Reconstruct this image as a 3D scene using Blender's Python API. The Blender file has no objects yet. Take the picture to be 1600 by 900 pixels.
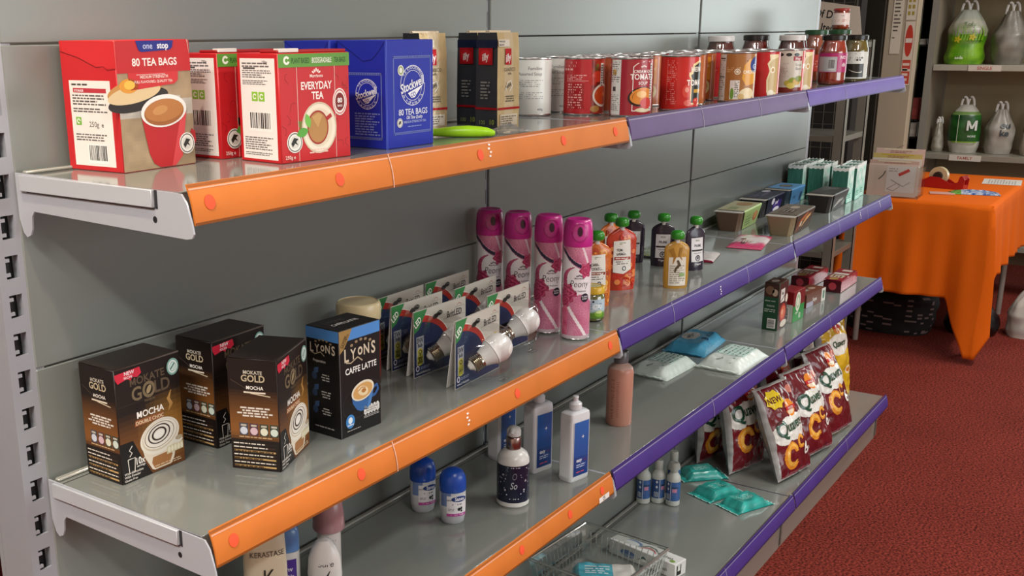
import bpy, math, random
from math import sin, cos, pi, sqrt, radians, atan2, hypot, floor
from mathutils import noise, Vector
random.seed(7)
D = bpy.data
scene = bpy.context.scene
COL = scene.collection

radians_ = radians
# ---------------------------------------------------------------- camera, world, lamps, exposure
cam_data = D.cameras.new('camera')
cam = D.objects.new('camera', cam_data); COL.objects.link(cam)
cam.location = (-0.7174, -1.0878, 1.3552)
cam.rotation_euler = (1.2995, 0.0092, -0.9399)
cam_data.sensor_width = 36.0
cam_data.lens = 37.727
cam_data.shift_x = 0.0947
cam_data.shift_y = 0.0422
cam_data.clip_start = 0.02
scene.camera = cam

world = D.worlds.new('room_air'); scene.world = world; world.use_nodes = True
world.node_tree.nodes['Background'].inputs[0].default_value = (0.78, 0.92, 0.94, 1)
world.node_tree.nodes['Background'].inputs[1].default_value = 0.17

def area(name, loc, size, size_y, power, color, rot=(0, 0, 0)):
    l = D.lights.new(name, 'AREA'); l.shape = 'RECTANGLE'; l.size = size; l.size_y = size_y
    l.energy = power; l.color = color
    o = D.objects.new(name, l); COL.objects.link(o); o.location = loc; o.rotation_euler = rot
    return o
area('ceiling_lamp_light', (1.9, -1.75, 2.62), 1.2, 0.15, 30, (1.0, 0.97, 0.90))
area('ceiling_lamp_light', (4.3, -1.30, 2.62), 1.2, 0.15, 34, (0.98, 0.98, 0.95))
area('ceiling_lamp_light', (-1.45, -0.70, 2.62), 0.2, 0.9, 52, (1.0, 0.96, 0.90))
area('ceiling_lamp_light', (-0.8, -2.4, 2.62), 1.2, 0.15, 30, (1.0, 0.97, 0.93))
area('window_daylight', (1.6, -4.10, 1.45), 2.6, 1.2, 34, (0.88, 0.96, 1.0), (radians_(90), 0, 0))
area('window_daylight', (6.93, -2.00, 1.35), 1.8, 1.3, 26, (0.86, 0.98, 0.98), (radians_(90), 0, radians_(90)))
sp = D.lights.new('warm_spot_light', 'SPOT'); sp.energy = 55; sp.color = (1.0, 0.80, 0.58); sp.spot_size = radians(50); sp.spot_blend = 0.6; sp.shadow_soft_size = 0.04
spo = D.objects.new('warm_spot_light', sp); COL.objects.link(spo); spo.location = (-0.42, -0.42, 2.6); spo.rotation_euler = (radians(7), radians(-8), 0)
scene.view_settings.view_transform = 'Standard'
scene.view_settings.look = 'None'
scene.view_settings.gamma = 1.0
scene.view_settings.use_curve_mapping = False
scene.view_settings.exposure = 0.22

# ---------------------------------------------------------------- helpers
_cc = {}
def C(h):
    if not isinstance(h, str): return h
    if h in _cc: return _cc[h]
    r = []
    for i in (0, 2, 4):
        x = int(h[i:i + 2], 16) / 255
        r.append(x / 12.92 if x <= 0.04045 else ((x + 0.055) / 1.055) ** 2.4)
    _cc[h] = tuple(r); return _cc[h]
def mixc(a, b, t):
    t = max(0.0, min(1.0, t)); a = C(a); b = C(b)
    return tuple(a[i] + (b[i] - a[i]) * t for i in range(3))
def scl(a, k): a = C(a); return tuple(min(1, x * k) for x in a)
def nz(x, y=0, z=0): return noise.noise(Vector((x, y, z)))

def mat(name, rough=0.5, metal=0.0, color=None, spec=0.5, bump=0, bscale=60, var=0.0, vscale=8, coat=0.0, sss=0, aniso=0):
    m = D.materials.new(name); m.use_nodes = True
    nt = m.node_tree; b = nt.nodes['Principled BSDF']
    b.inputs['Roughness'].default_value = rough
    b.inputs['Metallic'].default_value = metal
    b.inputs['Specular IOR Level'].default_value = spec
    if coat: b.inputs['Coat Weight'].default_value = coat; b.inputs['Coat Roughness'].default_value = 0.06
    if sss: b.inputs['Subsurface Weight'].default_value = sss; b.inputs['Subsurface Radius'].default_value = (.01, .008, .006)
    if color is None:
        a = nt.nodes.new('ShaderNodeAttribute'); a.attribute_name = 'Col'; src = a.outputs['Color']
    else:
        a = nt.nodes.new('ShaderNodeRGB'); a.outputs[0].default_value = (*C(color), 1); src = a.outputs[0]
    tc = nt.nodes.new('ShaderNodeTexCoord')
    if var:
        n = nt.nodes.new('ShaderNodeTexNoise'); n.inputs['Scale'].default_value = vscale; n.inputs['Detail'].default_value = 6
        nt.links.new(tc.outputs['Object'], n.inputs['Vector'])
        mr = nt.nodes.new('ShaderNodeMapRange'); mr.inputs[1].default_value = 0.3; mr.inputs[2].default_value = 0.7
        mr.inputs[3].default_value = 1 - var; mr.inputs[4].default_value = 1 + var
        nt.links.new(n.outputs['Fac'], mr.inputs[0])
        vm = nt.nodes.new('ShaderNodeVectorMath'); vm.operation = 'SCALE'
        nt.links.new(src, vm.inputs[0]); nt.links.new(mr.outputs[0], vm.inputs['Scale']); src = vm.outputs[0]
    nt.links.new(src, b.inputs['Base Color'])
    if bump:
        n = nt.nodes.new('ShaderNodeTexNoise'); n.inputs['Scale'].default_value = bscale; n.inputs['Detail'].default_value = 5
        nt.links.new(tc.outputs['Object'], n.inputs['Vector'])
        bp = nt.nodes.new('ShaderNodeBump'); bp.inputs['Strength'].default_value = bump; bp.inputs['Distance'].default_value = 0.004
        nt.links.new(n.outputs['Fac'], bp.inputs['Height']); nt.links.new(bp.outputs[0], b.inputs['Normal'])
    return m
def clearmat(name, tint, gloss=0.12, rough=0.05, body=0.0, bodycol='ffffff', bump=0):
    """thin clear plastic or glass: straight-through light, tinted, with a sheen that grows at grazing angles"""
    m = D.materials.new(name); m.use_nodes = True; nt = m.node_tree; nt.nodes.clear()
    out = nt.nodes.new('ShaderNodeOutputMaterial')
    t = nt.nodes.new('ShaderNodeBsdfTransparent'); t.inputs[0].default_value = (*C(tint), 1)
    g = nt.nodes.new('ShaderNodeBsdfGlossy'); g.inputs['Roughness'].default_value = rough
    d = nt.nodes.new('ShaderNodeBsdfDiffuse'); d.inputs[0].default_value = (*C(bodycol), 1)
    lw = nt.nodes.new('ShaderNodeLayerWeight'); lw.inputs['Blend'].default_value = 0.35
    mr = nt.nodes.new('ShaderNodeMapRange'); mr.inputs[3].default_value = gloss * 0.5; mr.inputs[4].default_value = min(1, gloss * 4)
    nt.links.new(lw.outputs['Fresnel'], mr.inputs[0])
    mx0 = nt.nodes.new('ShaderNodeMixShader'); mx0.inputs[0].default_value = body
    nt.links.new(t.outputs[0], mx0.inputs[1]); nt.links.new(d.outputs[0], mx0.inputs[2])
    mx = nt.nodes.new('ShaderNodeMixShader'); nt.links.new(mr.outputs[0], mx.inputs[0])
    nt.links.new(mx0.outputs[0], mx.inputs[1]); nt.links.new(g.outputs[0], mx.inputs[2])
    if bump:
        n = nt.nodes.new('ShaderNodeTexNoise'); n.inputs['Scale'].default_value = 45
        tc = nt.nodes.new('ShaderNodeTexCoord'); nt.links.new(tc.outputs['Object'], n.inputs['Vector'])
        bp = nt.nodes.new('ShaderNodeBump'); bp.inputs['Strength'].default_value = bump; bp.inputs['Distance'].default_value = 0.004
        nt.links.new(n.outputs['Fac'], bp.inputs['Height']); nt.links.new(bp.outputs[0], g.inputs['Normal'])
    nt.links.new(mx.outputs[0], out.inputs[0])
    return m

CARD = mat('printed_card', 0.42, var=0.03)
MATTECARD = mat('matte_card', 0.6)
COATED = mat('glossy_print', 0.28, coat=0.25)
FOIL = mat('foil_film', 0.30, metal=0.55, bump=0.5, bscale=30)
FILM = mat('crinkled_film', 0.24, bump=0.35, bscale=38, coat=0.3)
SOFTFILM = mat('matt_film', 0.38, bump=0.45, bscale=30)
PLASTIC = mat('moulded_plastic', 0.28, coat=0.15)
SOFT = mat('soft_translucent_plastic', 0.32, sss=0.15)
STEEL = mat('bright_tin', 0.22, metal=1.0)
PAINTED = mat('painted_steel', 0.27, var=0.02, vscale=3, spec=0.6)
SHELFM = mat('shelf_paint', 0.11, var=0.04, vscale=5, spec=0.75)
RAILM = mat('rail_plastic', 0.5, var=0.07, vscale=14, spec=0.18)
PAPER = mat('paper', 0.7)
GLASS = clearmat('clear_glass', 'f2f6f4', 0.2, 0.03)
CLEAR = clearmat('clear_plastic', 'f4f6f6', 0.13, 0.09, 0.03, bump=0.2)
WRAP = clearmat('clear_film', 'f0f2f2', 0.16, 0.12, 0.08, bump=0.9)
SACK = mat('carrier_film', 0.35, bump=0.7, bscale=18)

class MB:
    def __init__(s): s.v = []; s.f = []; s.c = []; s.m = []
    def add(s, vs, fs, col='808080', m=0):
        b = len(s.v); s.v.extend(vs)
        col = C(col) if isinstance(col, str) else col
        multi = isinstance(col, list)
        for i, f in enumerate(fs):
            s.f.append([b + k for k in f]); s.c.append(col[i] if multi else col); s.m.append(m)
        return s
    def box(s, x0, y0, z0, x1, y1, z1, col='808080', b=0.0, m=0):
        cx, cy, cz = (x0 + x1) / 2, (y0 + y1) / 2, (z0 + z1) / 2
        h = (abs(x1 - x0) / 2, abs(y1 - y0) / 2, abs(z1 - z0) / 2)
        if not b:
            vs = [(cx + a * h[0], cy + d * h[1], cz + e * h[2]) for a in (-1, 1) for d in (-1, 1) for e in (-1, 1)]
            fs = [(0, 1, 3, 2), (4, 6, 7, 5), (0, 4, 5, 1), (2, 3, 7, 6), (0, 2, 6, 4), (1, 5, 7, 3)]
            return s.add(vs, fs, col, m)
        b = min(b, min(h) * 0.9); vs = []; ix = {}
        for a in (-1, 1):
            for d in (-1, 1):
                for e in (-1, 1):
                    for ax in range(3):
                        q = [a * (h[0] - b), d * (h[1] - b), e * (h[2] - b)]; q[ax] = (a, d, e)[ax] * h[ax]
                        ix[(a, d, e, ax)] = len(vs); vs.append(tuple(q))
        fs = []
        for ax in range(3):
            o = [k for k in range(3) if k != ax]
            for sg in (-1, 1):
                f = []
                for p, q in ((-1, -1), (1, -1), (1, 1), (-1, 1)):
                    k = [0, 0, 0]; k[ax] = sg; k[o[0]] = p; k[o[1]] = q; f.append(ix[(*k, ax)])
                fs.append(f)
            for p in (-1, 1):
                for q in (-1, 1):
                    f = []
                    for e, w in ((-1, 0), (-1, 1), (1, 1), (1, 0)):
                        k = [0, 0, 0]; k[ax] = e; k[o[0]] = p; k[o[1]] = q; f.append(ix[(*k, o[w])])
                    fs.append(f)
        for a in (-1, 1):
            for d in (-1, 1):
                for e in (-1, 1): fs.append([ix[(a, d, e, k)] for k in range(3)])
        out = []
        for f in fs:
            P = [Vector(vs[k]) for k in f]; n = (P[1] - P[0]).cross(P[2] - P[0]); c = sum(P, Vector()) / len(P)
            out.append(f if n.dot(c) > 0 else f[::-1])
        return s.add([(x + cx, y + cy, z + cz) for x, y, z in vs], out, col, m)
    def rings(s, R, col='808080', cap0=True, cap1=True, m=0, fn=None, close=True):
        n = len(R[0]); vs = [p for r in R for p in r]; fs = []; cs = []
        for i in range(len(R) - 1):
            for j in range(n if close else n - 1):
                k = (j + 1) % n
                fs.append((i * n + j, i * n + k, (i + 1) * n + k, (i + 1) * n + j))
                cs.append(C(fn(i, j)) if fn else C(col))
        if cap0: fs.append(tuple(range(n))[::-1]); cs.append(C(fn(0, 0)) if fn else C(col))
        if cap1: fs.append(tuple((len(R) - 1) * n + j for j in range(n))); cs.append(C(fn(len(R) - 2, 0)) if fn else C(col))
        return s.add(vs, fs, cs, m)
    def lathe(s, prof, col='808080', n=40, cx=0, cy=0, sx=1, sy=1, m=0, fn=None, cap0=True, cap1=True, e=1.0):
        R = []
        for r, z in prof:
            r = max(r, 1e-5); ring = []
            for j in range(n):
                a = 2 * pi * j / n - pi / 2; ca, sa = cos(a), sin(a)
                if e != 1.0: ca = math.copysign(abs(ca) ** e, ca); sa = math.copysign(abs(sa) ** e, sa)
                ring.append((cx + r * sx * ca, cy + r * sy * sa, z))
            R.append(ring)
        return s.rings(R, col, cap0, cap1, m, fn)
    def tube(s, pts, r, col='808080', n=8, m=0):
        R = []; P = [Vector(p) for p in pts]
        for i, p in enumerate(P):
            d = (P[min(i + 1, len(P) - 1)] - P[max(i - 1, 0)]).normalized()
            u = d.cross(Vector((0, 0, 1)) if abs(d.z) < .9 else Vector((1, 0, 0))).normalized(); w = u.cross(d)
            rr = r[i] if isinstance(r, (list, tuple)) else r
            R.append([tuple(p + (u * cos(2 * pi * k / n) + w * sin(2 * pi * k / n)) * rr) for k in range(n)])
        return s.rings(R, col, True, True, m)
    def sheet(s, P, nu, nv, col='808080', m=0, fn=None, flip=False):
        vs = [P(i / nu, j / nv) for j in range(nv + 1) for i in range(nu + 1)]; fs = []; cs = []
        for j in range(nv):
            for i in range(nu):
                a = j * (nu + 1) + i; f = (a, a + 1, a + nu + 2, a + nu + 1)
                fs.append(f[::-1] if flip else f); cs.append(C(fn((i + .5) / nu, (j + .5) / nv)) if fn else C(col))
        return s.add(vs, fs, cs, m)
    def make(s, name, mats, parent=None, smooth=True, angle=38):
        me = D.meshes.new(name); me.from_pydata(s.v, [], s.f)
        a = me.attributes.new('Col', 'FLOAT_COLOR', 'CORNER'); buf = []
        for p, c in zip(s.f, s.c): buf.extend((c[0], c[1], c[2], 1.0) * len(p))
        a.data.foreach_set('color', buf)
        me.polygons.foreach_set('material_index', s.m)
        for mm in (mats if isinstance(mats, (list, tuple)) else [mats]): me.materials.append(mm)
        if smooth:
            me.polygons.foreach_set('use_smooth', [True] * len(s.f))
            me.set_sharp_from_angle(angle=radians(angle))
        me.update()
        o = D.objects.new(name, me); COL.objects.link(o)
        if parent: o.parent = parent
        return o

def tag(o, label, cat, group=None, loc=None, rz=None):
    o['label'] = label; o['category'] = cat
    if group: o['group'] = group
    if loc: o.location = loc
    if rz is not None: o.rotation_euler = (0, 0, rz)
    return o
def thing(name, label, cat, loc=(0, 0, 0), rz=0, group=None):
    o = D.objects.new(name, None); COL.objects.link(o); o.empty_display_size = 0.03
    return tag(o, label, cat, group, loc, rz)
def struct(o): o['kind'] = 'structure'; return o
def copy_tree(o, parent=None):
    c = o.copy(); COL.objects.link(c)
    if parent: c.parent = parent
    for ch in list(o.children): copy_tree(ch, c)
    return c
def dup(o, label, loc, rz=0, group=None):
    c = copy_tree(o); c['label'] = label; c.location = loc; c.rotation_euler = (0, 0, rz)
    if group: c['group'] = group
    return c

# ------- printed artwork: flat shapes laid on a surface P(u, v, lift); they become part of the surface's own mesh
_tx = {}
def text_tris(s, bold):
    k = (s, bold)
    if k in _tx: return _tx[k]
    if 'M' in s:          # the font's capital M does not fill cleanly: draw that letter from five strokes
        V, F, x = [], [], 0.0; t = .052 + bold * 1.2; H = .70
        for i, part in enumerate(s.split('M')):
            if i:
                w = .66
                for q in (((0, 0), (2 * t, 0), (2 * t, H), (0, H)), ((w - 2 * t, 0), (w, 0), (w, H), (w - 2 * t, H)), ((0, H), (2.2 * t, H), (w / 2 + t, .12), (w / 2 - t, .12)), ((w - 2.2 * t, H), (w, H), (w / 2 + t, .12), (w / 2 - t, .12))):
                    b = len(V); V += [(x + a, c) for a, c in q]; F.append((b, b + 1, b + 2, b + 3)); 
                    a_ = sum(q[n][0] * q[(n + 1) % 4][1] - q[(n + 1) % 4][0] * q[n][1] for n in range(4))
                    if a_ < 0: F[-1] = F[-1][::-1]
                x += w + .09
            core = part.strip()
            if not core: x += .28 * len(part); continue
            x += .28 * (len(part) - len(part.lstrip())); v, f, w = text_tris(core, bold); b = len(V)
            V += [(x + a, c) for a, c in v]; F += [tuple(b + n for n in q) for q in f]; x += w + .09 + .28 * (len(part) - len(part.rstrip()))
        _tx[k] = (V, F, x - .09); return _tx[k]
    cu = D.curves.new('t', 'FONT'); cu.body = s; cu.size = 1.0; cu.resolution_u = 3; cu.fill_mode = 'FRONT'
    cu.offset = min(bold, .021); cu.dimensions = '2D'
    o = D.objects.new('t', cu); me = D.meshes.new_from_object(o)
    vs = [(v.co.x, v.co.y) for v in me.vertices]; fs = [tuple(p.vertices) for p in me.polygons]
    D.objects.remove(o); D.meshes.remove(me); D.curves.remove(cu)
    x0 = min(v[0] for v in vs); x1 = max(v[0] for v in vs)
    _tx[k] = ([(x - x0, y) for x, y in vs], fs, x1 - x0); return _tx[k]
LAY = 0.00014
class Art:
    def __init__(s, mb, P, step=None, m=0): s.mb = mb; s.P = P; s.step = step; s.m = m; s.n = 1
    def L(s, l): return (s.n if l is None else l) * LAY
    def rect(s, u0, v0, u1, v1, col, l=None, nx=0, ny=0):
        if not nx:
            nx = max(1, int(abs(u1 - u0) / s.step)) if s.step else 1; ny = max(1, int(abs(v1 - v0) / s.step)) if s.step else 1
        h = s.L(l); fn = (lambda a, b: col(u0 + a * (u1 - u0), v0 + b * (v1 - v0))) if callable(col) else None
        s.mb.sheet(lambda a, b: s.P(u0 + a * (u1 - u0), v0 + b * (v1 - v0), h), nx, ny, C(col) if not fn else '000000', s.m, fn)
        return s
    def poly(s, pts, col, l=None):
        h = s.L(l)
        if s.step:
            def clip(q, f):
                out = []
                for i in range(len(q)):
                    a, b = q[i - 1], q[i]; fa, fb = f(a), f(b)
                    if (fa >= 0) != (fb >= 0): t = fa / (fa - fb); out.append((a[0] + t * (b[0] - a[0]), a[1] + t * (b[1] - a[1])))
                    if fb >= 0: out.append(b)
                return out
            u0 = min(p[0] for p in pts); u1 = max(p[0] for p in pts); n = max(1, int((u1 - u0) / s.step) + 1)
            if n > 1:
                for i in range(n):
                    a, b = u0 + (u1 - u0) * i / n, u0 + (u1 - u0) * (i + 1) / n
                    q = clip(clip(pts, lambda p: p[0] - a + 1e-9), lambda p: b - p[0] + 1e-9)
                    if len(q) > 2:
                        if sum(q[i][0] * q[(i + 1) % len(q)][1] - q[(i + 1) % len(q)][0] * q[i][1] for i in range(len(q))) < 0: q = q[::-1]
                        s.mb.add([s.P(u, v, h) for u, v in q], [tuple(range(len(q)))], col, s.m)
                return s
        ar = sum(pts[i][0] * pts[(i + 1) % len(pts)][1] - pts[(i + 1) % len(pts)][0] * pts[i][1] for i in range(len(pts)))
        if ar < 0: pts = pts[::-1]
        s.mb.add([s.P(u, v, h) for u, v in pts], [tuple(range(len(pts)))], col, s.m); return s
    def ell(s, cu, cv, ru, rv, col, l=None, a0=0, a1=360, hole=0.0, n=32, nr=None, rot=0, tip=0):
        h = s.L(l); nr = nr or (3 if s.step else 1); full = (a1 - a0) >= 360; vs = []; fs = []; cs = []; cr, sr = cos(radians(rot)), sin(radians(rot))
        for i in range(nr + 1):
            q = hole + (1 - hole) * i / nr
            for j in range(n + 1):
                a = radians(a0 + (a1 - a0) * j / n); x, y = q * ru * cos(a), q * rv * sin(a)
                vs.append(s.P(cu + x * cr - y * sr, cv + x * sr + y * cr, h))
        for i in range(nr):
            for j in range(n):
                a = i * (n + 1) + j; fs.append((a, a + n + 1, a + n + 2, a + 1))
                cs.append(C(col(i / nr, j / n)) if callable(col) else C(col))
        s.mb.add(vs, fs, cs, s.m); return s
    def stroke(s, pts, w, col, l=None):
        h = s.L(l); vs = []; fs = []; n = len(pts)
        for i, (x, y) in enumerate(pts):
            a = pts[max(0, i - 1)]; b = pts[min(n - 1, i + 1)]; dx, dy = b[0] - a[0], b[1] - a[1]; q = hypot(dx, dy) or 1
            ww = (w[i] if isinstance(w, (list, tuple)) else w) / 2
            vs += [s.P(x - dy / q * ww, y + dx / q * ww, h), s.P(x + dy / q * ww, y - dx / q * ww, h)]
        for i in range(n - 1): fs.append((2 * i, 2 * i + 1, 2 * i + 3, 2 * i + 2))
        s.mb.add(vs, fs, col, s.m); return s
    def text(s, t, u, v, size, col, l=None, al='c', bold=0.015, sx=1.0, shear=0, rot=0, arc=0):
        vs, fs, w = text_tris(t, bold); h = s.L(l); off = {'c': w / 2, 'l': 0, 'r': w}[al]; cr, sr = cos(radians(rot)), sin(radians(rot)); out = []
        for x, y in vs:
            x = (x - off + shear * y) * size * sx; y = y * size
            if arc: a = x / arc; rr = arc + y; x, y = rr * sin(a), rr * cos(a) - arc
            out.append(s.P(u + x * cr - y * sr, v + x * sr + y * cr, h))
        s.mb.add(out, fs, col, s.m); return s
    def micro(s, u0, v0, u1, v1, rows, col, l=None, fill=0.5, seed=1, al='l'):
        rr = random.Random(seed); h = s.L(l); dv = (v1 - v0) / rows
        for k in range(rows):
            v = v1 - (k + .5) * dv; u = u0; end = u1 - (rr.random() * (u1 - u0) * .35)
            if al == 'c': sh = (u1 - end) / 2; u += sh; end = u1 - sh
            while u < end:
                w = min(rr.uniform(.8, 3.0) * dv, end - u)
                s.mb.add([s.P(a, b, h) for a, b in ((u, v - dv * fill / 2), (u + w, v - dv * fill / 2), (u + w, v + dv * fill / 2), (u, v + dv * fill / 2))], [(0, 1, 2, 3)], col, s.m)
                u += w + dv * .45
        return s
    def barcode(s, u0, v0, u1, v1, seed=1, bg='f4f2ee', vert=True):
        s.rect(u0, v0, u1, v1, bg, s.n); rr = random.Random(seed); h = s.n + 1; m = (u1 - u0) * .08; u = u0 + m
        a, b = (u0, u1) if vert else (v0, v1); m = (b - a) * .08; u = a + m
        while u < b - m:
            w = rr.choice((.02, .02, .035, .05)) * (b - a)
            if vert: s.rect(u, v0 + (v1 - v0) * .16, u + w, v1 - (v1 - v0) * .06, '222222', h)
            else: s.rect(u0 + (u1 - u0) * .06, u, u1 - (u1 - u0) * .16, u + w, '222222', h)
            u += w + rr.choice((.02, .03, .04)) * (b - a)
        return s
def faces(mb, w, d, h, step=None, m=0):
    """frames for a box standing on z=0, centred, front towards -y: front, left side (-x), right side, top"""
    return (Art(mb, lambda u, v, l: (u - w / 2, -d / 2 - l, v), step, m), Art(mb, lambda u, v, l: (-w / 2 - l, d / 2 - u, v), step, m),
            Art(mb, lambda u, v, l: (w / 2 + l, u - d / 2, v), step, m), Art(mb, lambda u, v, l: (u - w / 2, v - d / 2, h + l), step, m))
def cyl_art(mb, r, step=0.004, m=0, cx=0, cy=0, sy=1):
    return Art(mb, lambda u, v, l: (cx + (r + l) * sin(u / r), cy - (r + l) * sy * cos(u / r), v), step, m)
def at_corner(F, ang, w, d):
    a = radians(ang); return (F[0] + cos(a) * w / 2 - sin(a) * d / 2, F[1] + sin(a) * w / 2 + cos(a) * d / 2)
def turned(x, y, off=0): return atan2(-1.09 - y, -0.72 - x) + pi / 2 + radians(off)    # label side towards the aisle's near end

# ---------------------------------------------------------------- the room
def plain(name, b, col, m):
    mb = MB(); mb.box(*b, col); return struct(mb.make(name, m, smooth=False))
carpet = D.materials.new('red_carpet'); carpet.use_nodes = True
nt = carpet.node_tree; bs = nt.nodes['Principled BSDF']; bs.inputs['Roughness'].default_value = 0.95; bs.inputs['Specular IOR Level'].default_value = 0.1
tc = nt.nodes.new('ShaderNodeTexCoord'); n1 = nt.nodes.new('ShaderNodeTexNoise'); n1.inputs['Scale'].default_value = 150; n1.inputs['Detail'].default_value = 4
n2 = nt.nodes.new('ShaderNodeTexNoise'); n2.inputs['Scale'].default_value = 3.5
for n in (n1, n2): nt.links.new(tc.outputs['Object'], n.inputs['Vector'])
cr = nt.nodes.new('ShaderNodeValToRGB'); cr.color_ramp.elements[0].position = .33; cr.color_ramp.elements[0].color = (*C('33100c'), 1)
cr.color_ramp.elements[1].position = .70; cr.color_ramp.elements[1].color = (*C('9c4034'), 1)
nt.links.new(n1.outputs['Fac'], cr.inputs[0])
mr = nt.nodes.new('ShaderNodeMapRange'); mr.inputs[3].default_value = .8; mr.inputs[4].default_value = 1.2; nt.links.new(n2.outputs['Fac'], mr.inputs[0])
vm = nt.nodes.new('ShaderNodeVectorMath'); vm.operation = 'SCALE'; nt.links.new(cr.outputs[0], vm.inputs[0]); nt.links.new(mr.outputs[0], vm.inputs['Scale'])
nt.links.new(vm.outputs[0], bs.inputs['Base Color'])
bp = nt.nodes.new('ShaderNodeBump'); bp.inputs['Strength'].default_value = .6; bp.inputs['Distance'].default_value = .004
nt.links.new(n1.outputs['Fac'], bp.inputs['Height']); nt.links.new(bp.outputs[0], bs.inputs['Normal'])
WALLM = mat('wall_paint', 0.75, var=0.03, vscale=2)
mb = MB(); mb.box(-3.2, -4.2, -0.1, 7.0, 2.2, 0, '803030'); struct(mb.make('floor', carpet, smooth=False))
plain('ceiling', (-3.2, -4.2, 2.7, 7.0, 2.2, 2.8), 'e6e2da', WALLM)
plain('wall_left', (-3.3, -4.2, 0, -3.2, 2.2, 2.7), 'd8ccb8', WALLM)
plain('wall_front', (-3.2, -4.3, 0, 7.0, -4.2, 2.7), 'd8d2c6', WALLM)
plain('wall_back', (-3.2, 2.2, 0, 7.0, 2.3, 2.7), '8a857a', WALLM)
plain('wall_right', (7.0, -4.2, 0, 7.1, 2.2, 2.7), 'b5aa94', WALLM)
plain('wall_dark_backing', (4.62, 0.285, 0, 4.72, 2.2, 2.7), '1a1917', WALLM)  # near-black colour stands in for the darkness of the doorway behind the rack
# beige end of the partition with the dark frame beside it
mb = MB(); mb.box(5.0, 0.118, 0, 5.07, 0.262, 2.7, 'a89c86', 0.004)
Art(mb, lambda u, v, l: (5.0 - l, 0.262 - u, v)).stroke([(0.0, .735), (.07, .76), (.144, .80)], .0025, '6a604c')
struct(mb.make('wall_end', WALLM, smooth=False))
mb = MB(); mb.box(4.98, 0.264, 0, 5.08, 0.40, 2.7, '28251f', 0.003); mb.box(5.075, 0.125, 0, 5.13, 0.26, 2.7, '1e1c19', 0.003)  # real dark frame, then a dark filler added to keep the gap dark
mb.box(5.95, -.2, 0, 6.0, 0.60, 2.7, '191715')  # dark backdrop added at the rear of the gap, its shade in the colour
struct(mb.make('trim_and_dark_backdrop_1', PAINTED, smooth=False))
mb = MB()
for a, b in ((-2.62, -2.56), (-1.44, -1.38)): mb.box(6.96, a - .02, .68, 6.999, b + .02, 2.06, 'd8d4c8')
for a, b in ((.64, .70), (2.0, 2.06)): mb.box(6.96, -2.92, a, 6.999, -1.08, b, 'd8d4c8')
struct(mb.make('window_1', WALLM, smooth=False))

# ---------------------------------------------------------------- gondola shelving
GREY = '80847f'
ZS = [1.2045, 0.829, 0.5535, 0.153]
g = thing('gondola_frame', 'grey metal gondola frame of slotted uprights and back panels carrying the shelves', 'shelving frame', (0, 0, 0))
HW = 1.95
for k in range(4):
    mb = MB(); x0, x1 = (-.034, .0) if k == 0 else (k - .0065, k + .0065)
    sx0, sx1 = (-.024, -.007) if k == 0 else (k - .0035, k + .0035)
    # front face with real slots, built as strips between the holes
    yf = .0015 if k == 0 else .006
    mb.box(x0, yf, 0, sx0, yf + .06, HW, '9c9fa6'); mb.box(sx1, yf, 0, x1 + (.012 if k == 0 else 0), yf + .06, HW, '9c9fa6')
    z = 0.02; pitch = .0462
    zz = 1.0995 - 23 * pitch
    prev = 0
    for q in range(42):
        c0 = zz + q * pitch
        if c0 - .013 < prev or c0 > HW - .02: continue
        mb.box(sx0, yf, prev, sx1, yf + .003, c0 - .0135, '9c9fa6'); prev = c0 + .0135
        for sg in (-1, 1): mb.box(sx0, yf, c0 - .002 + sg * .0085, sx0 + (sx1 - sx0) * .32, yf + .003, c0 + .002 + sg * .0085, '9c9fa6')
    mb.box(sx0, yf, prev, sx1, yf + .003, HW, '9c9fa6')
    mb.box(x0 + .001, yf + .012, 0, x1 - .001, yf + .014, HW, '08080a')  # black plate put behind the slots as their inner shade
    mb.make('upright', PAINTED, g, smooth=False)
zb = [0.165, 0.598, 0.972, 1.347, 1.72]
zb = [0.02, 0.224, 0.598, 0.972, 1.347, 1.722]
for k in range(3):
    for j in range(5):
        mb = MB(); mb.box(k + .0065 if k else .0, 0.0, zb[j] + .0010, k + 1 - .0065, .012, zb[j + 1] - .0010, '7f8480', .0012)
        mb.make('back_panel', PAINTED, g, smooth=False)
for sgn in (0, 1):   # far end post of the run
    mb = MB(); mb.box(3.0, .004, 0, 3.03, .064, HW, '9c9fa6') if sgn else mb.box(-.034, .062, 0, .0, .07, HW, '9c9fa6')
    mb.make('end_flange', PAINTED, g, smooth=False)

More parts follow.
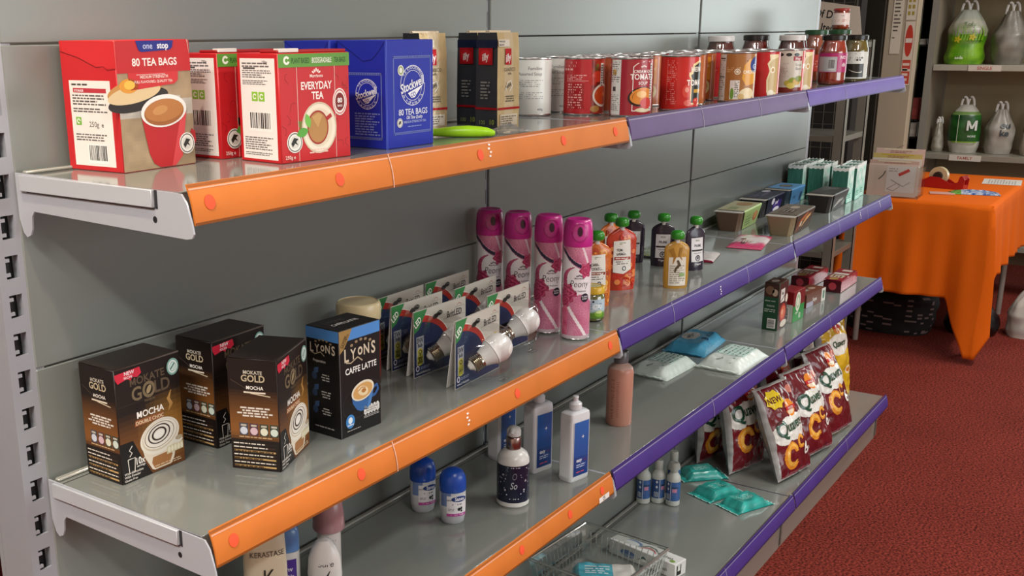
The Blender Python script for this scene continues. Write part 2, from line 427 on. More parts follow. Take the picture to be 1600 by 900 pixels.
def rail(x0, x1, yt, zt, col, seams, dots, marks, parent, drop=.0405, out=.0095):
    mb = MB(); n = 6; R = []
    def Pf(x, t, l=0):      # t 0 top .. 1 bottom, gently bowed strip
        b = .0022 * sin(pi * t); return (x, yt - out * t - b - l * .98, zt - drop * t + l * .2)
    prof = [(yt - out * t / n - .0022 * sin(pi * t / n), zt - drop * t / n) for t in range(n + 1)]
    prof += [(y + .0025, z) for y, z in prof[::-1]]
    mb.rings([[(x, y, z) for y, z in prof] for x in (x0, x1)], col)
    a = Art(mb, lambda u, v, l: Pf(u, v, l))
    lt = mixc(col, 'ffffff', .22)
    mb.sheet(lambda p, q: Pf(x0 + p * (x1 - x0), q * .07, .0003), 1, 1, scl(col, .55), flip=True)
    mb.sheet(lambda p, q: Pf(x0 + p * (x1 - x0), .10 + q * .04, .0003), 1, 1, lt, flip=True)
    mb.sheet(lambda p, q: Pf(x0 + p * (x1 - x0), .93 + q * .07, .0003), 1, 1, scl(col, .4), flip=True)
    for s_ in seams:
        mb.sheet(lambda p, q: Pf(s_ + p * .0016, q, .0004), 1, 4, mixc(col, 'ffffff', .35), flip=True)
        mb.sheet(lambda p, q: Pf(s_ - .0012 + p * .0012, q, .0004), 1, 4, scl(col, .5), flip=True)
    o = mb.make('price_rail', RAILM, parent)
    for d in dots:
        m2 = MB(); A = Art(m2, lambda u, v, l: Pf(d + u, .48 - v / drop, .0006 + l)); A.ell(0, 0, .0072, .0075, 'f0552c', 1, n=24)
        m2.make('round_sticker', PAPER, o)
    for x, t, kind in marks:
        m2 = MB(); A = Art(m2, lambda u, v, l: Pf(x + u, t - v / drop, .0006 + l))
        if kind == 's': A.rect(-.02, -.005, .02, .005, 'eeeae4', 1); A.text('25', -.001, -.0035, .010, '40302c', 2)
        else:
            for q in range(4): A.rect(-.004 + .003 * (q % 2), -.010 + q * .005, .001 + .003 * (q % 2), -.0075 + q * .005, 'f1ece6', 1)
        m2.make('paper_scrap' if kind != 's' else 'price_sticker', PAPER, o)
    return o

def bracket(x, z, parent, yb=-.287):
    mb = MB(); t = .0022
    pr = [(-.0006, z + .002), (-.262, z - .0005), (-.276, z - .001), (-.283, z - .010), (-.289, z - .030), (-.291, z - .040), (-.288, z - .0445), (-.280, z - .046), (-.03, z - .040), (-.025, z - .046), (-.023, z - .060), (-.019, z - .068), (-.012, z - .071), (-.006, z - .066), (-.0008, z - .050), (-.0006, z - .030)]
    for q in (-t / 2, t / 2): pass
    mb.rings([[(x + q, y, zz) for y, zz in pr] for q in (-t / 2, t / 2)], 'b2b6be')
    A = Art(mb, lambda u, v, l: (x - t / 2 - l, -u, v), None)
    A.ell(.235, z - .030, .0032, .0036, '26272b', 1, n=16)
    if x < .01:
        mb.box(x - .0050, -.236, z - .0175, x - t / 2, -.012, z + .0006, 'bcc0c6', .0006)
        mb.box(x - .0016, -.2405, z - .0185, x - t / 2, -.2365, z + .0004, '2c2d31')
        mb.box(x - .0016, -.236, z - .0195, x - t / 2, -.02, z - .0176, '55565c')
    return mb.make('bracket', PAINTED, parent)

def shelf(k, s, railcol, seams, dots, marks, label, group, base=False):
    z = ZS[s]; depth = .338 if base else .280; x0, x1 = k + .003, k + .997
    t = thing('metal_shelf', label, 'shelf', (0, 0, 0), 0, group)
    mb = MB()
    yf = -depth + .0125
    mb.box(x0, yf, z - .003, x1, -.004, z, GREY, .0008)
    mb.box(x0, yf, z - .028, x1, yf + .0015, z - .003, '7c7d78')
    mb.box(x0, -.0065, z - .028, x1, -.004, z - .003, '7c7d78')
    for e in (x0, x1 - .0012): mb.box(e, yf, z - .0155, e + .0012, -.006, z, 'a2a3a8')
    mb.box(x0 + .001, -.0155, z, x1 - .001, -.0065, z + .0042, '9a9a92', .0015)      # raised rear bead
    mb.box(x0 + .001, -.024, z, x1 - .001, -.0225, z + .0008, '5a5a56')
    mb.make('shelf_board', SHELFM, t)
    if base:
        mb = MB(); mb.box(x0, -.312, .0, x1, -.309, z - .003, '8b867c')
        mb.make('kick_plate', PAINTED, t)
        mb = MB(); mb.box(x0 - .001, -.335, z - .034, x0 + .006, -.325, z + .004, '8f9096', .001); mb.box(x0 - .001, -.336, z - .034, x0 + .022, -.334, z - .026, '8f9096')
        mb.make('rail_clip', PAINTED, t)
        mb = MB(); mb.box(x1 - .004, -.316, .01, x1 + .0045, -.3125, z - .03, '6e6c66'); mb.make('joint_strip', PAINTED, t)
    else:
        bracket(k + .0004 if k == 0 else k + .0018, z, t); bracket(k + .9996 if k == 2 else k + .9982, z, t)
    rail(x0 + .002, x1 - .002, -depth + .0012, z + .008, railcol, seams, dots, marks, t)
    return t
OR, PU = 'd07834', '4a3582'
shelf(0, 0, OR, [.33], [.028, .231, .53, .766, .945], [(.555, .35, 'm')], 'top shelf with the orange price rail, carrying red and blue tea cartons', 'shelves with orange rails')
shelf(1, 0, '67557f', [.33 + 1, 1.66], [], [], 'top shelf with a purple price rail carrying the soup tins', 'shelves with purple rails')  # rail purple greyed and lightened to carry its reflected light
shelf(2, 0, '624a9c', [2.33], [], [], 'top shelf with a purple rail at the far end, under the sauce jars', 'shelves with purple rails')  # far rail painted a lighter purple for the reflection on it
shelf(0, 1, OR, [.329], [.033, .257, .64, .959], [(.502, .45, 'm')], 'second shelf down with an orange rail, carrying light bulb packs and mocha cartons', 'shelves with orange rails')
shelf(1, 1, PU, [1.24, 1.66], [], [(1.49, .55, 'm')], 'second shelf down with a purple rail, carrying upright baby food pouches', 'shelves with purple rails')
shelf(2, 1, PU, [2.40, 2.7], [], [(2.62, .4, 'm'), (2.85, .3, 'm')], 'second shelf down with a purple rail, carrying pudding pots and teal cartons', 'shelves with purple rails')
shelf(0, 2, OR, [], [.663, .827, .95], [(.955, .85, 's')], 'third shelf down with an orange rail, carrying roll-ons and white lotion bottles', 'shelves with orange rails')
shelf(1, 2, PU, [1.5], [], [], 'third shelf down with a purple rail, carrying wipes packets', 'shelves with purple rails')
shelf(2, 2, PU, [2.4], [], [], 'third shelf down with a purple rail, carrying small red food cartons', 'shelves with purple rails')
shelf(0, 3, OR, [], [], [], 'deep bottom shelf with an orange rail, below the roll-ons', 'deep bottom shelves', True)
shelf(1, 3, PU, [1.5], [], [], 'deep bottom shelf with a purple rail, under the clear basket and small spray bottles', 'deep bottom shelves', True)
shelf(2, 3, PU, [2.5], [], [], 'deep bottom shelf with a purple rail, under the multipack crisp bags', 'deep bottom shelves', True)
# ---------------------------------------------------------------- artwork bits shared by packs
def leaf(A, u, v, L_, W_, rot, col):
    pts = [(L_ * t, W_ * sin(pi * t) ** .8 / 2) for t in [i / 8 for i in range(9)]] + [(L_ * t, -W_ * sin(pi * t) ** .8 / 2) for t in [i / 8 for i in range(7, 0, -1)]]
    c, s_ = cos(radians(rot)), sin(radians(rot)); A.poly([(u + x * c - y * s_, v + x * s_ + y * c) for x, y in pts], col, A.n)
def frogseal(A, u, v, r):
    A.ell(u, v, r, r, 'f3f1ea'); A.n += 1; A.ell(u, v, r * .9, r * .9, '6d6b66', hole=.88); A.ell(u, v, r * .60, r * .60, 'dcdad2'); A.n += 1
    A.poly([(u - r * .5, v - r * .1), (u - r * .1, v + r * .45), (u + r * .45, v + r * .3), (u + r * .15, v + r * .05), (u + r * .4, v - r * .3), (u, v - r * .1), (u - r * .3, v - r * .45)], '26261f'); A.n -= 2
def recycle(A, u, v, s_, n=2):
    for k in range(n):
        A.rect(u + k * s_ * 1.15, v, u + k * s_ * 1.15 + s_, v + s_, '8cc63e', A.n)
        A.ell(u + k * s_ * 1.15 + s_ / 2, v + s_ / 2, s_ * .32, s_ * .32, 'f3f3ec', A.n + 1, hole=.55, a0=20, a1=330, n=14)

def carton(name, w, d, h, cols, parent, art, material=CARD, bev=.0012, fold=True):
    mb = MB(); mb.box(-w / 2, -d / 2, 0, w / 2, d / 2, h, cols, bev)
    F, L_, R_, T = faces(mb, w, d, h)
    art(F, L_, R_, T, mb)
    return mb.make(name, material, parent)

# ================================================================ TOP SHELF
Z0 = ZS[0]
# -- red tea carton with the torn-back lid
w, d, h = .114, .092, .146
x, y = at_corner((.071, -.103), 3, w, d)
t = thing('tea_carton', 'large red tea carton with a mug of tea on its front, nearest the shelf end', 'carton', (x, y, Z0), radians(3))
def art(F, L, R, T, mb):
    red = 'c8242a'
    # photograph of bread and the mug
    def photo(u, v):
        q = nz(u * 30, v * 30, 1) * .5 + nz(u * 90, v * 90, 2) * .3
        base = mixc('b9a080', '8a765a', .5 + q)
        if v > .060 and v < .085 - (u - .05) * .1: base = mixc('cfc8bf', '9a9389', .5 + q)
        return base
    F.rect(0.0005, .001, w - .0005, h - .034, photo, 1, 30, 30)
    F.ell(.030, .080, .046, .012, '2b2624', 2, rot=8); F.ell(.026, .0915, .042, .012, 'c98f4a', 3, rot=8); F.ell(.024, .087, .040, .010, 'e2c79a', 4, rot=8)
    F.ell(.016, .096, .014, .008, 'e39a35', 5); F.ell(.017, .097, .008, .005, 'f3c04e', 6)
    def mugc(i, j): return mixc('a3121a', 'd13236', .5 + .5 * sin(j * 6.3))
    F.stroke([(.108, .040), (.1125, .038), (.113, .028), (.108, .022), (.101, .024)], .006, 'a8161d', 5)
    F.poly([(.031, .062), (.040, .018), (.046, .007), (.056, .0015), (.080, .0015), (.092, .012), (.102, .062)], 'bb1c24', 6)
    F.poly([(.074, .0015), (.080, .0015), (.092, .012), (.102, .062), (.092, .058)], 'd8454a', 7)
    F.ell(.0665, .066, .036, .0185, 'f2eeea', 8, rot=4); F.ell(.0665, .0645, .0315, .0150, 'a2622f', 9, rot=4)
    F.ell(.0665, .0665, .0305, .0125, 'b9783e', 10, rot=4); F.ell(.060, .067, .012, .005, 'c98f55', 11, rot=10)
    F.n = 12; frogseal(F, .0995, .026, .0125); F.n = 1
    F.rect(0.0002, h - .036, w - .0002, h - .0012, 'c22329', 4)
    F.poly([(.016, h - .036), (.016, .094), (.019, .091), (.086, .096), (.092, .100), (.093, h - .036)], 'cf2f33', 5)
    F.text('80 TEA BAGS', .0575, h - .0285, .0118, 'f6ece6', 6, bold=.05, sx=1.02)
    F.rect(.028, h - .0385, .072, h - .0380, 'f1dfd8', 6); F.text('MEDIUM STRENGTH', .055, .1035, .0048, 'f3dcd4', 6); F.text('FULL FLAVOURED, QUALITY TEA', .054, .0985, .0040, 'f3dcd4', 6)
    F.poly([(.030, h - .001), (.034, h - .0115), (.038, h - .0135), (.082, h - .0115), (.086, h - .009), (.088, h - .001)], '1f2a86', 7)
    F.text('one', .048, h - .0100, .0098, 'cfd6f5', 8, bold=.005); F.text('stop', .071, h - .0098, .0100, 'f4f4fa', 8, bold=.045)
    # left side
    K = Art(mb, lambda u, v, l: L.P(u - .005, v, l))
    K.rect(.017, .006, .085, .102, 'efe9e2', 1)
    K.micro(.021, .0955, .050, .0995, 1, '55504c', 2, seed=3); K.rect(.023, .0885, .078, .0935, 'bd3540', 2); K.text('STORAGE', .025, .0895, .0036, 'ffffff', 3, al='l')
    K.micro(.021, .074, .078, .087, 4, '5c5753', 2, seed=4); K.micro(.021, .066, .078, .072, 2, '5c5753', 2, seed=5)
    K.rect(.024, .052, .033, .061, '7fb94a', 2); K.ell(.0285, .0565, .003, .003, 'eef3e2', 3, hole=.5, a1=300)
    K.text('250g', .054, .0505, .0085, '5a5552', 2, bold=0); K.text('e', .068, .0505, .0075, '5a5552', 2)
    K.micro(.022, .034, .078, .043, 3, '6a6562', 2, seed=8)
    K.n = 2; K.barcode(.040, .009, .073, .031, 5); K.n = 1
    L.poly([(.0005, h - .002), (.0915, h - .002), (.0915, h - .030), (.072, h - .031), (.060, h - .029), (.030, h - .018), (.008, h - .014)], 'd22b30', 1)
    L.stroke([(.0005, h - .012), (.030, h - .0185), (.060, h - .0295), (.072, h - .0285), (.078, h - .0325), (.0915, h - .031)], .0009, '7e1216', 2)
carton('carton', w, d, h, 'c9252b', t, art)
mb = MB(); # lifted lid flap edge at the right hand end
mb.add([(w / 2 - .004, -d / 2 - .0022, h - .001), (w / 2 + .010, -d / 2 + .012, h - .007), (w / 2 + .016, -d / 2 + .022, h - .030), (w / 2 + .002, -d / 2 + .001, h - .034),
        (w / 2 - .004, -d / 2 + .0, h + .0), (w / 2 + .0105, -d / 2 + .014, h - .006), (w / 2 + .0165, -d / 2 + .024, h - .029), (w / 2 + .002, -d / 2 + .003, h - .033)],
       [(0, 1, 2, 3), (7, 6, 5, 4), (0, 4, 5, 1), (1, 5, 6, 2), (2, 6, 7, 3), (3, 7, 4, 0)], 'd8c9bc')
mb.make('lid_flap', CARD, t, smooth=False)

# -- red "everyday tea" cartons (two)
w, d, h = .116, .076, .129
def art(F, L, R, T, mb):
    rr = random.Random(4)
    for k in range(46):        # fine vine pattern
        u = rr.uniform(.004, .112); v = rr.uniform(.004, h - .022)
        if .026 < u < .090: continue
        a = rr.uniform(0, 6.3); pts = [(u + .004 * q * cos(a + q * .7) , v + .004 * q * sin(a + q * .7)) for q in range(4)]
        pts = [(min(max(p[0], .002), w - .002), min(max(p[1], .002), h - .018)) for p in pts]
        F.stroke(pts, .0006, '8e1118', 1)
    F.rect(.028, .0015, .0289, h - .0165, 'e8b9b0', 2); F.rect(.090, .0015, .0909, h - .0165, 'e8b9b0', 2)
    F.rect(.0289, .0012, .090, h - .0165, 'c41f26', 1)
    F.rect(0, h - .0165, w, h - .0010, '5f9a38', 3)
    F.ell(.013, h - .0085, .0050, .0050, 'eef3e2', 4, hole=.45, a0=30, a1=340); F.text('PLANT BASED', .0205, h - .0120, .0088, '1f4a1c', 4, al='l', sx=.53, bold=.01)
    F.text('BIODEGRADABLE', .0535, h - .0120, .0088, 'f2f4e6', 4, al='l', sx=.47, bold=.01); F.text('TEA BAGS', .0900, h - .0120, .0088, '1f4a1c', 4, al='l', sx=.50, bold=.01)
    for k in range(5): F.ell(.0600 + (k - 2) * .0026, .1060 + .003 * (1 - abs(k - 2) / 2), .0012, .0022, 'f6e2da', 3, rot=-(k - 2) * 30, n=8)
    F.text('Morrisons', .060, .1000, .0052, 'f6e2da', 3, bold=.03)
    F.text('EVERYDAY', .0600, .0860, .0128, 'fbf2ec', 3, sx=.82, bold=.02); F.text('TEA', .0610, .0740, .0128, 'fbf2ec', 3, sx=.85, bold=.02)
    F.ell(.0625, .0395, .0290, .0310, 'f1e6d2', 2); F.ell(.0625, .0395, .0290, .0310, 'd5c6ab', 3, hole=.93); F.ell(.0625, .0400, .0215, .0235, 'e6d8bf', 3)
    F.ell(.0600, .0400, .0175, .0205, 'b5854c', 4); F.ell(.0600, .0400, .0175, .0205, 'a3281f', 5, hole=.90); F.poly([(.0600, .0400), (.050, .053), (.062, .058), (.068, .054)], 'c79c60', 5)
    F.stroke([(.074, .049), (.083, .054)], .005, 'b2221f', 5)
    leaf(F, .046, .038, .022, .012, 150, '3e8a2e'); F.n = 6; leaf(F, .044, .038, .020, .011, 195, '57a53c'); leaf(F, .046, .040, .018, .009, 105, '74bd4b'); F.n = 1
    F.ell(.098, .0690, .0120, .0165, 'f3ece6', 4); F.ell(.098, .0690, .0105, .0148, 'c8292c', 5, hole=.92); F.ell(.098, .069, .0078, .0110, '7d1a14', 5); F.text('80', .098, .0680, .0080, 'ffffff', 6, bold=.04); F.text('BAGS', .098, .0630, .0034, 'ffffff', 6)
    F.n = 4; frogseal(F, .0215, .0245, .0125); F.n = 1
    F.text('250g e', .0140, .0050, .0060, 'f5d8d0', 3); F.micro(.040, .0085, .082, .0150, 2, 'f0c9c0', 3, al='c', seed=2)
    L.rect(.006, .004, .070, h - .006, 'f0ece8', 1); L.rect(.0635, .004, .0765, h - .006, 'f0ece8', 1) if 0 else None
    for (a, b, c_) in ((.112, .119, 2), (.100, .110, 4), (.092, .098, 3), (.0145, .031, 6), (.008, .0125, 2)): L.micro(.010, a, .064, b, c_, '6b6866', 2, seed=int(a * 1000))
    L.text('250g', .052, .1170, .0050, '55504c', 2); L.rect(.012, .1105, .034, .1125, '4a4a4a', 2)
    L.n = 2; recycle(L, .026, .073, .011); L.barcode(.018, .037, .062, .061, 9); L.n = 1
t = thing('tea_carton', 'red tea carton with a green banner, the front one showing its whole cup and saucer', 'carton', (0, 0, 0), 0)
carton('carton', w, d, h, 'c41f26', t, art)
mb = MB(); mb.box(-w / 2 + .001, -d / 2 + .003, h, w / 2 - .002, -d / 2 + .034, h + .0035, 'a3161c', .001); mb.box(-w / 2 + .004, -d / 2 + .001, h + .0006, -w / 2 + .034, -d / 2 + .012, h + .0052, 'e4dcd6', .0005)
mb.make('lid_flap', CARD, t, smooth=False)
x, y = at_corner((.231, -.196), -6, w, d); t.location = (x, y, Z0); t.rotation_euler = (0, 0, radians(-6))
x, y = at_corner((.232, -.082), -3, w, d)
dup(t, 'red tea carton with a green banner, half hidden beside the mug carton', (x - .002, y - .014, Z0), radians(-3))

# -- royal blue tea cartons (two)
w, d, h = .102, .086, .142
def art(F, L, R, T, mb):
    wh, mid = 'e6eaf6', '8f9fd6'
    def frame(A, u0, u1, v0, v1):
        for (a, b, c_, e) in ((u0, v0, u1, v0 + .0032), (u0, v1 - .0032, u1, v1), (u0, v0, u0 + .0016, v1), (u1 - .0016, v0, u1, v1)): A.rect(a, b, c_, e, '6c7bb6', 1)
        k = u0
        while k < u1 - .003: A.rect(k + .0006, v0 + .0007, k + .0022, v0 + .0025, '22309a', 2); A.rect(k + .0006, v1 - .0025, k + .0022, v1 - .0007, '22309a', 2); k += .0032
    def logo(A, u, v, s_):
        A.ell(u, v, .0285 * s_, .0285 * s_, wh, 2, hole=.965, n=44); A.ell(u, v, .0215 * s_, .0215 * s_, wh, 2, hole=.965, n=44)
        A.text('T.E. STOCKWELL', u, v + .0232 * s_, .0062 * s_, wh, 3, arc=.0232 * s_, bold=.01)
        for q in range(7): A.text('TEA OF QUALITY'[q * 2:q * 2 + 2], u + (-.021 + q * .007) * s_, v - (.0268 - abs(q - 3) ** 2 * .0011) * s_, .0050 * s_, wh, 3)
        A.poly([(u - .030 * s_, v - .0045 * s_), (u + .026 * s_, v + .0125 * s_), (u + .029 * s_, v + .004 * s_), (u + .010 * s_, v - .009 * s_), (u - .024 * s_, v - .011 * s_)], '1a2aa0', 4)
        A.text('Stockwell', u - .001 * s_, v - .0045 * s_, .0182 * s_, 'f4f6fb', 6, shear=.22, rot=14, sx=.78, bold=.028)
        A.poly([(u - .012 * s_, v - .0105 * s_), (u + .024 * s_, v + .0005 * s_), (u + .014 * s_, v - .0075 * s_), (u + .004 * s_, v - .017 * s_), (u - .004 * s_, v - .0175 * s_)], 'f4f6fb', 5)
        A.text('CO.', u + .0015 * s_, v - .0150 * s_, .0080 * s_, '1a2aa0', 6, rot=12, bold=.03)
    frame(F, .014, .096, .018, .121); logo(F, .0555, .082, .94)
    F.ell(.0300, .1025, .0065, .0070, 'eef0ea', 3, n=20); F.ell(.0300, .1025, .0050, .0055, '8aa04e', 4, hole=.7, n=20)
    F.text('80 TEA BAGS', .0560, .0435, .0112, wh, 3, sx=.98, bold=.012); F.text('Old Time Quality', .0585, .0378, .0062, wh, 3, shear=.3, sx=.8)
    F.text('MEDIUM STRENGTH TEA', .0600, .0325, .0044, 'a9b5e4', 3); F.micro(.044, .0265, .076, .0290, 1, '8494d2', 3)
    F.n = 3; frogseal(F, .0270, .0335, .0062); F.n = 1
    frame(L, .006, .078, .012, .100); logo(L, .052, .072, .70); L.micro(.030, .017, .078, .048, 9, '7e8fd0', 2, seed=4)
    L.stroke([(.0, h - .0010), (.020, h - .012), (.046, h - .0275), (.062, h - .025), (.074, h - .014), (.0845, h - .002)], .0009, '0b1560', 2)
    F.rect(0, .0, .0012, h, '4d62d8', 2); L.rect(.0845, .0, .0858, h - .002, '5a70e0', 2)
t = thing('tea_carton', 'royal blue tea carton with a white round emblem, the front one of two', 'carton', (0, 0, 0), 0)
carton('carton', w, d, h, '1c2da6', t, art)
x, y = at_corner((.429, -.203), -2, w, .086); t.location = (x, y, Z0); t.rotation_euler = (0, 0, radians(-2))
dup(t, 'royal blue tea carton mostly hidden behind the other blue one', (x - .008, y + .0895, Z0), radians(-2))

# -- coffee bags (tall flat foil gusset bags)
def coffee_bag(face, side, label, dark, loc, rz, group='foil coffee bags'):
    t = thing('coffee_bag', label, 'coffee bag', loc, rz, group)
    w, d, h = .058, .044, .150
    mb = MB(); R = []; n = 7
    for k, z in enumerate([0, .004, .03, .075, .120, .138, .150]):
        sq = [1, 1, 1.02, 1.02, 1.0, .97, .985][k]; dd = [1, 1, 1.0, .98, .97, .93, .86][k]
        a, b = w / 2 * sq, d / 2 * dd
        R.append([(-a, -b, z), (-a * .4, -b * 1.04, z), (a * .4, -b * 1.04, z), (a, -b, z), (a * .955, 0, z), (a, b, z), (0, b * 1.04, z), (-a, b, z), (-a * .93, 0, z)])
    mb.rings(R, face, fn=lambda i, j: side if j in (3, 4, 7, 8) else (mixc(face, 'ffffff', .12 * (j % 2))))
    F = Art(mb, lambda u, v, l: (u - w / 2, -d / 2 * (1.04 if v < .12 else 1.04 - (v - .12) * 4) - l - .0006, v), .01)
    L = Art(mb, lambda u, v, l: (-w / 2 * 1.02 - l - .0004, d / 2 - u, v), .01)
    F.rect(.018, .100, .034, .125, 'c01a22', 1) ; F.text('illy', .026, .1055, .0165, 'fbf4f0', 2, shear=.3, rot=14, bold=.03, sx=.78)
    F.rect(.001, .128, .030, .139, 'e8dfd0', 1); F.text('WHOLE', .003, .1345, .0042, '4e463c', 2, al='l'); F.text('BEANS', .003, .1295, .0042, '4e463c', 2, al='l')
    F.text('CLASSICO', .030, .0900, .0078, '4a4134', 1, bold=0, sx=.85); F.text('caffe', .030, .0845, .0048, '4a4134', 1)
    F.stroke([(.020, .060), (.024, .072), (.034, .075), (.037, .066), (.030, .058)], .002, 'f2ede2', 1); F.stroke([(.022, .064), (.034, .070)], .004, '77705f', 2)
    F.micro(.020, .041, .044, .052, 3, '6a6250', 1, al='c'); F.rect(.0, .0295, w, .0330, 'b3171f', 1)
    F.rect(.006, .004, .052, .022, mixc(face, 'ffffff', .35), 1); F.micro(.008, .006, .050, .020, 4, '756c5a', 2)
    L.rect(.006, .100, .034, .126, 'b0141d', 1); L.ell(.020, .113, .0115, .0105, 'c8202a', 2); L.text('illy', .020, .1075, .0150, 'fbf4f0', 3, shear=.3, rot=14, bold=.03, sx=.78)
    if dark: L.rect(.0015, .126, .0425, .1385, '18223e', 1)
    L.rect(.0, .0295, .044, .0330, 'a3141c', 2); L.text('100', .014, .006, .009, '7f8a5a', 2); L.text('10', .034, .006, .011, '93a04c', 2, bold=.03); L.micro(.010, .045, .030, .075, 6, '8d8c8a', 1)
    mb.make('bag', FOIL, t, angle=25)
    mb = MB(); mb.box(-w / 2 * .985, -.0042, h - .001, w / 2 * .985, .0042, h + .0035, mixc(face, 'ffffff', .3), .0008); mb.make('top_seal', FOIL, t)
    return t
x, y = at_corner((.778, -.158), -5, .058, .044)
b0 = coffee_bag('cbb284', '3a3c42', 'gold foil coffee bag with a dark blue side, standing in front by the green tube', True, (x, y, Z0), radians(-5))
x, y = at_corner((.818, -.096), -2, .058, .044)
b1 = dup(b0, 'gold foil coffee bag directly behind the front one, its dark side showing', (x, y, Z0), radians(-3))
dup(b0, 'gold foil coffee bag poking out behind the blue tea carton', (.735, -.045, Z0), radians(-12))
# -- lime green squeeze tube and scrap of clear wrap
t = thing('squeeze_tube', 'lime green plastic tube lying on its side in front of the coffee bags', 'tube', (.632, -.192, Z0), radians(-62))
mb = MB(); P = [(-.048, 0, .007), (-.046, 0, .007), (-.034, 0, .0072), (-.015, 0, .0082), (.005, .0, .0086), (.024, .001, .0080), (.034, .002, .0075), (.041, .003, .006), (.045, .003, .0056)]
mb.tube(P, [.002, .0054, .0066, .0082, .0086, .0078, .0064, .005, .003], 'a6dd1e', 16); mb.make('tube', SOFT, t)
mb = MB(); mb.tube([(-.054, 0, .007), (-.046, 0, .007)], [.0062, .0062], 'b9e83a', 16); mb.make('cap', SOFT, t)
t = thing('plastic_wrap', 'scrap of crumpled clear wrap lying at the foot of the coffee bags', 'wrap', (.735, -.205, Z0))
mb = MB(); mb.sheet(lambda u, v: ((u - .5) * .07, (v - .5) * .05, .0012 + .011 * max(0, sin(pi * u) * sin(pi * v)) * (1 + 1.1 * nz(u * 6, v * 6, 3))), 18, 14, 'f0f0f0'); mb.make('wrap', WRAP, t, angle=20)

# -- tins
def rim_profile(r, h): return None
def tin(label, loc, off, artfn, base='c02020', r=.0375, h=.104, group='soup tins on the top shelf', name='food_tin'):
    t = thing(name, label, 'tin', loc, turned(loc[0], loc[1], off), group)
    mb = MB(); mb.lathe([(r, .003), (r, h - .003)], base, 64, cap0=False, cap1=False); A = cyl_art(mb, r)
    artfn(A, r, h); mb.make('label_sleeve', COATED, t)
    mb = MB(); mb.lathe([(r - .003, 0), (r + .0006, .0003), (r + .0010, .0018), (r - .0002, .0034), (r - .0010, .006), (r - .0010, h - .006), (r - .0002, h - .0034), (r + .0010, h - .0016), (r + .0004, h), (r - .0012, h - .0002), (r - .0025, h - .0040), (r - .010, h - .0040), (r - .011, h - .0032), (r - .020, h - .0034), (.001, h - .0034)], 'c8c8c8', 64, cap0=False)
    mb.make('tin_body', STEEL, t)
    mb = MB(); mb.tube([(.008 * cos(a) , .012 + .010 * sin(a), h - .0024) for a in [i * 2 * pi / 14 for i in range(15)]], .0011, 'd0d0d0', 6); mb.box(-.004, -.010, h - .0034, .004, .004, h - .0020, 'd0d0d0', .0004)
    mb.make('ring_pull', STEEL, t)
    return t
def a_white(A, r, h):
    A.rect(-.11, .0035, .11, h - .0035, 'e3e3dd', 1); A.text('Families', .006, .083, .0085, '55565a', 2, bold=0); A.text('Assorted Soup', -.004, .073, .0085, '55565a', 2, bold=0, sx=.9)
    A.micro(-.030, .052, .024, .066, 4, '8b8c8c', 2, fill=.35); A.micro(-.028, .030, .022, .044, 4, '8b8c8c', 2, fill=.35); A.text('400g', .016, .010, .0055, '77787a', 2); 
def a_tomred(A, r, h):
    def bg(u, v):
        c = 'b3242a'
        if u > .012: 
            q = nz(u * 60, v * 60, 4); return mixc('5c1f1a', 'c23a26', .45 + q)
        return mixc(c, 'c8353a', .5 + nz(u * 12, v * 3))
    A.rect(-.11, .0035, .11, h - .0035, bg, 1, 120, 30)
    A.micro(-.045, .080, -.014, .098, 3, 'e9a6a2', 2, fill=.6); A.micro(-.036, .064, .006, .074, 3, 'e9b0ac', 2); A.rect(-.036, .0620, .008, .0626, 'f1c9c6', 2)
    A.rect(-.034, .012, .000, .058, 'a31c22', 2); A.micro(-.033, .012, -.001, .058, 10, 'e6a9a4', 3, fill=.5, seed=7)
    A.ell(.026, .070, .012, .010, 'd8402a', 3); A.ell(.016, .062, .008, .008, 'c22a1e', 3); leaf(A, .020, .078, .014, .008, 60, '3d6b2c'); leaf(A, .030, .084, .012, .007, 130, '55803a')
    A.rect(.033, .050, .042, .094, 'e8e4dc', 4); A.micro(.034, .052, .041, .092, 9, '6b6b69', 5)
    A.ell(.040, .036, .024, .021, 'efe5d8', 4); A.ell(.040, .036, .020, .017, 'cc4a1e', 5); A.ell(.044, .038, .006, .004, 'e8783a', 6); A.ell(.022, .012, .010, .006, 'b98a4c', 3)
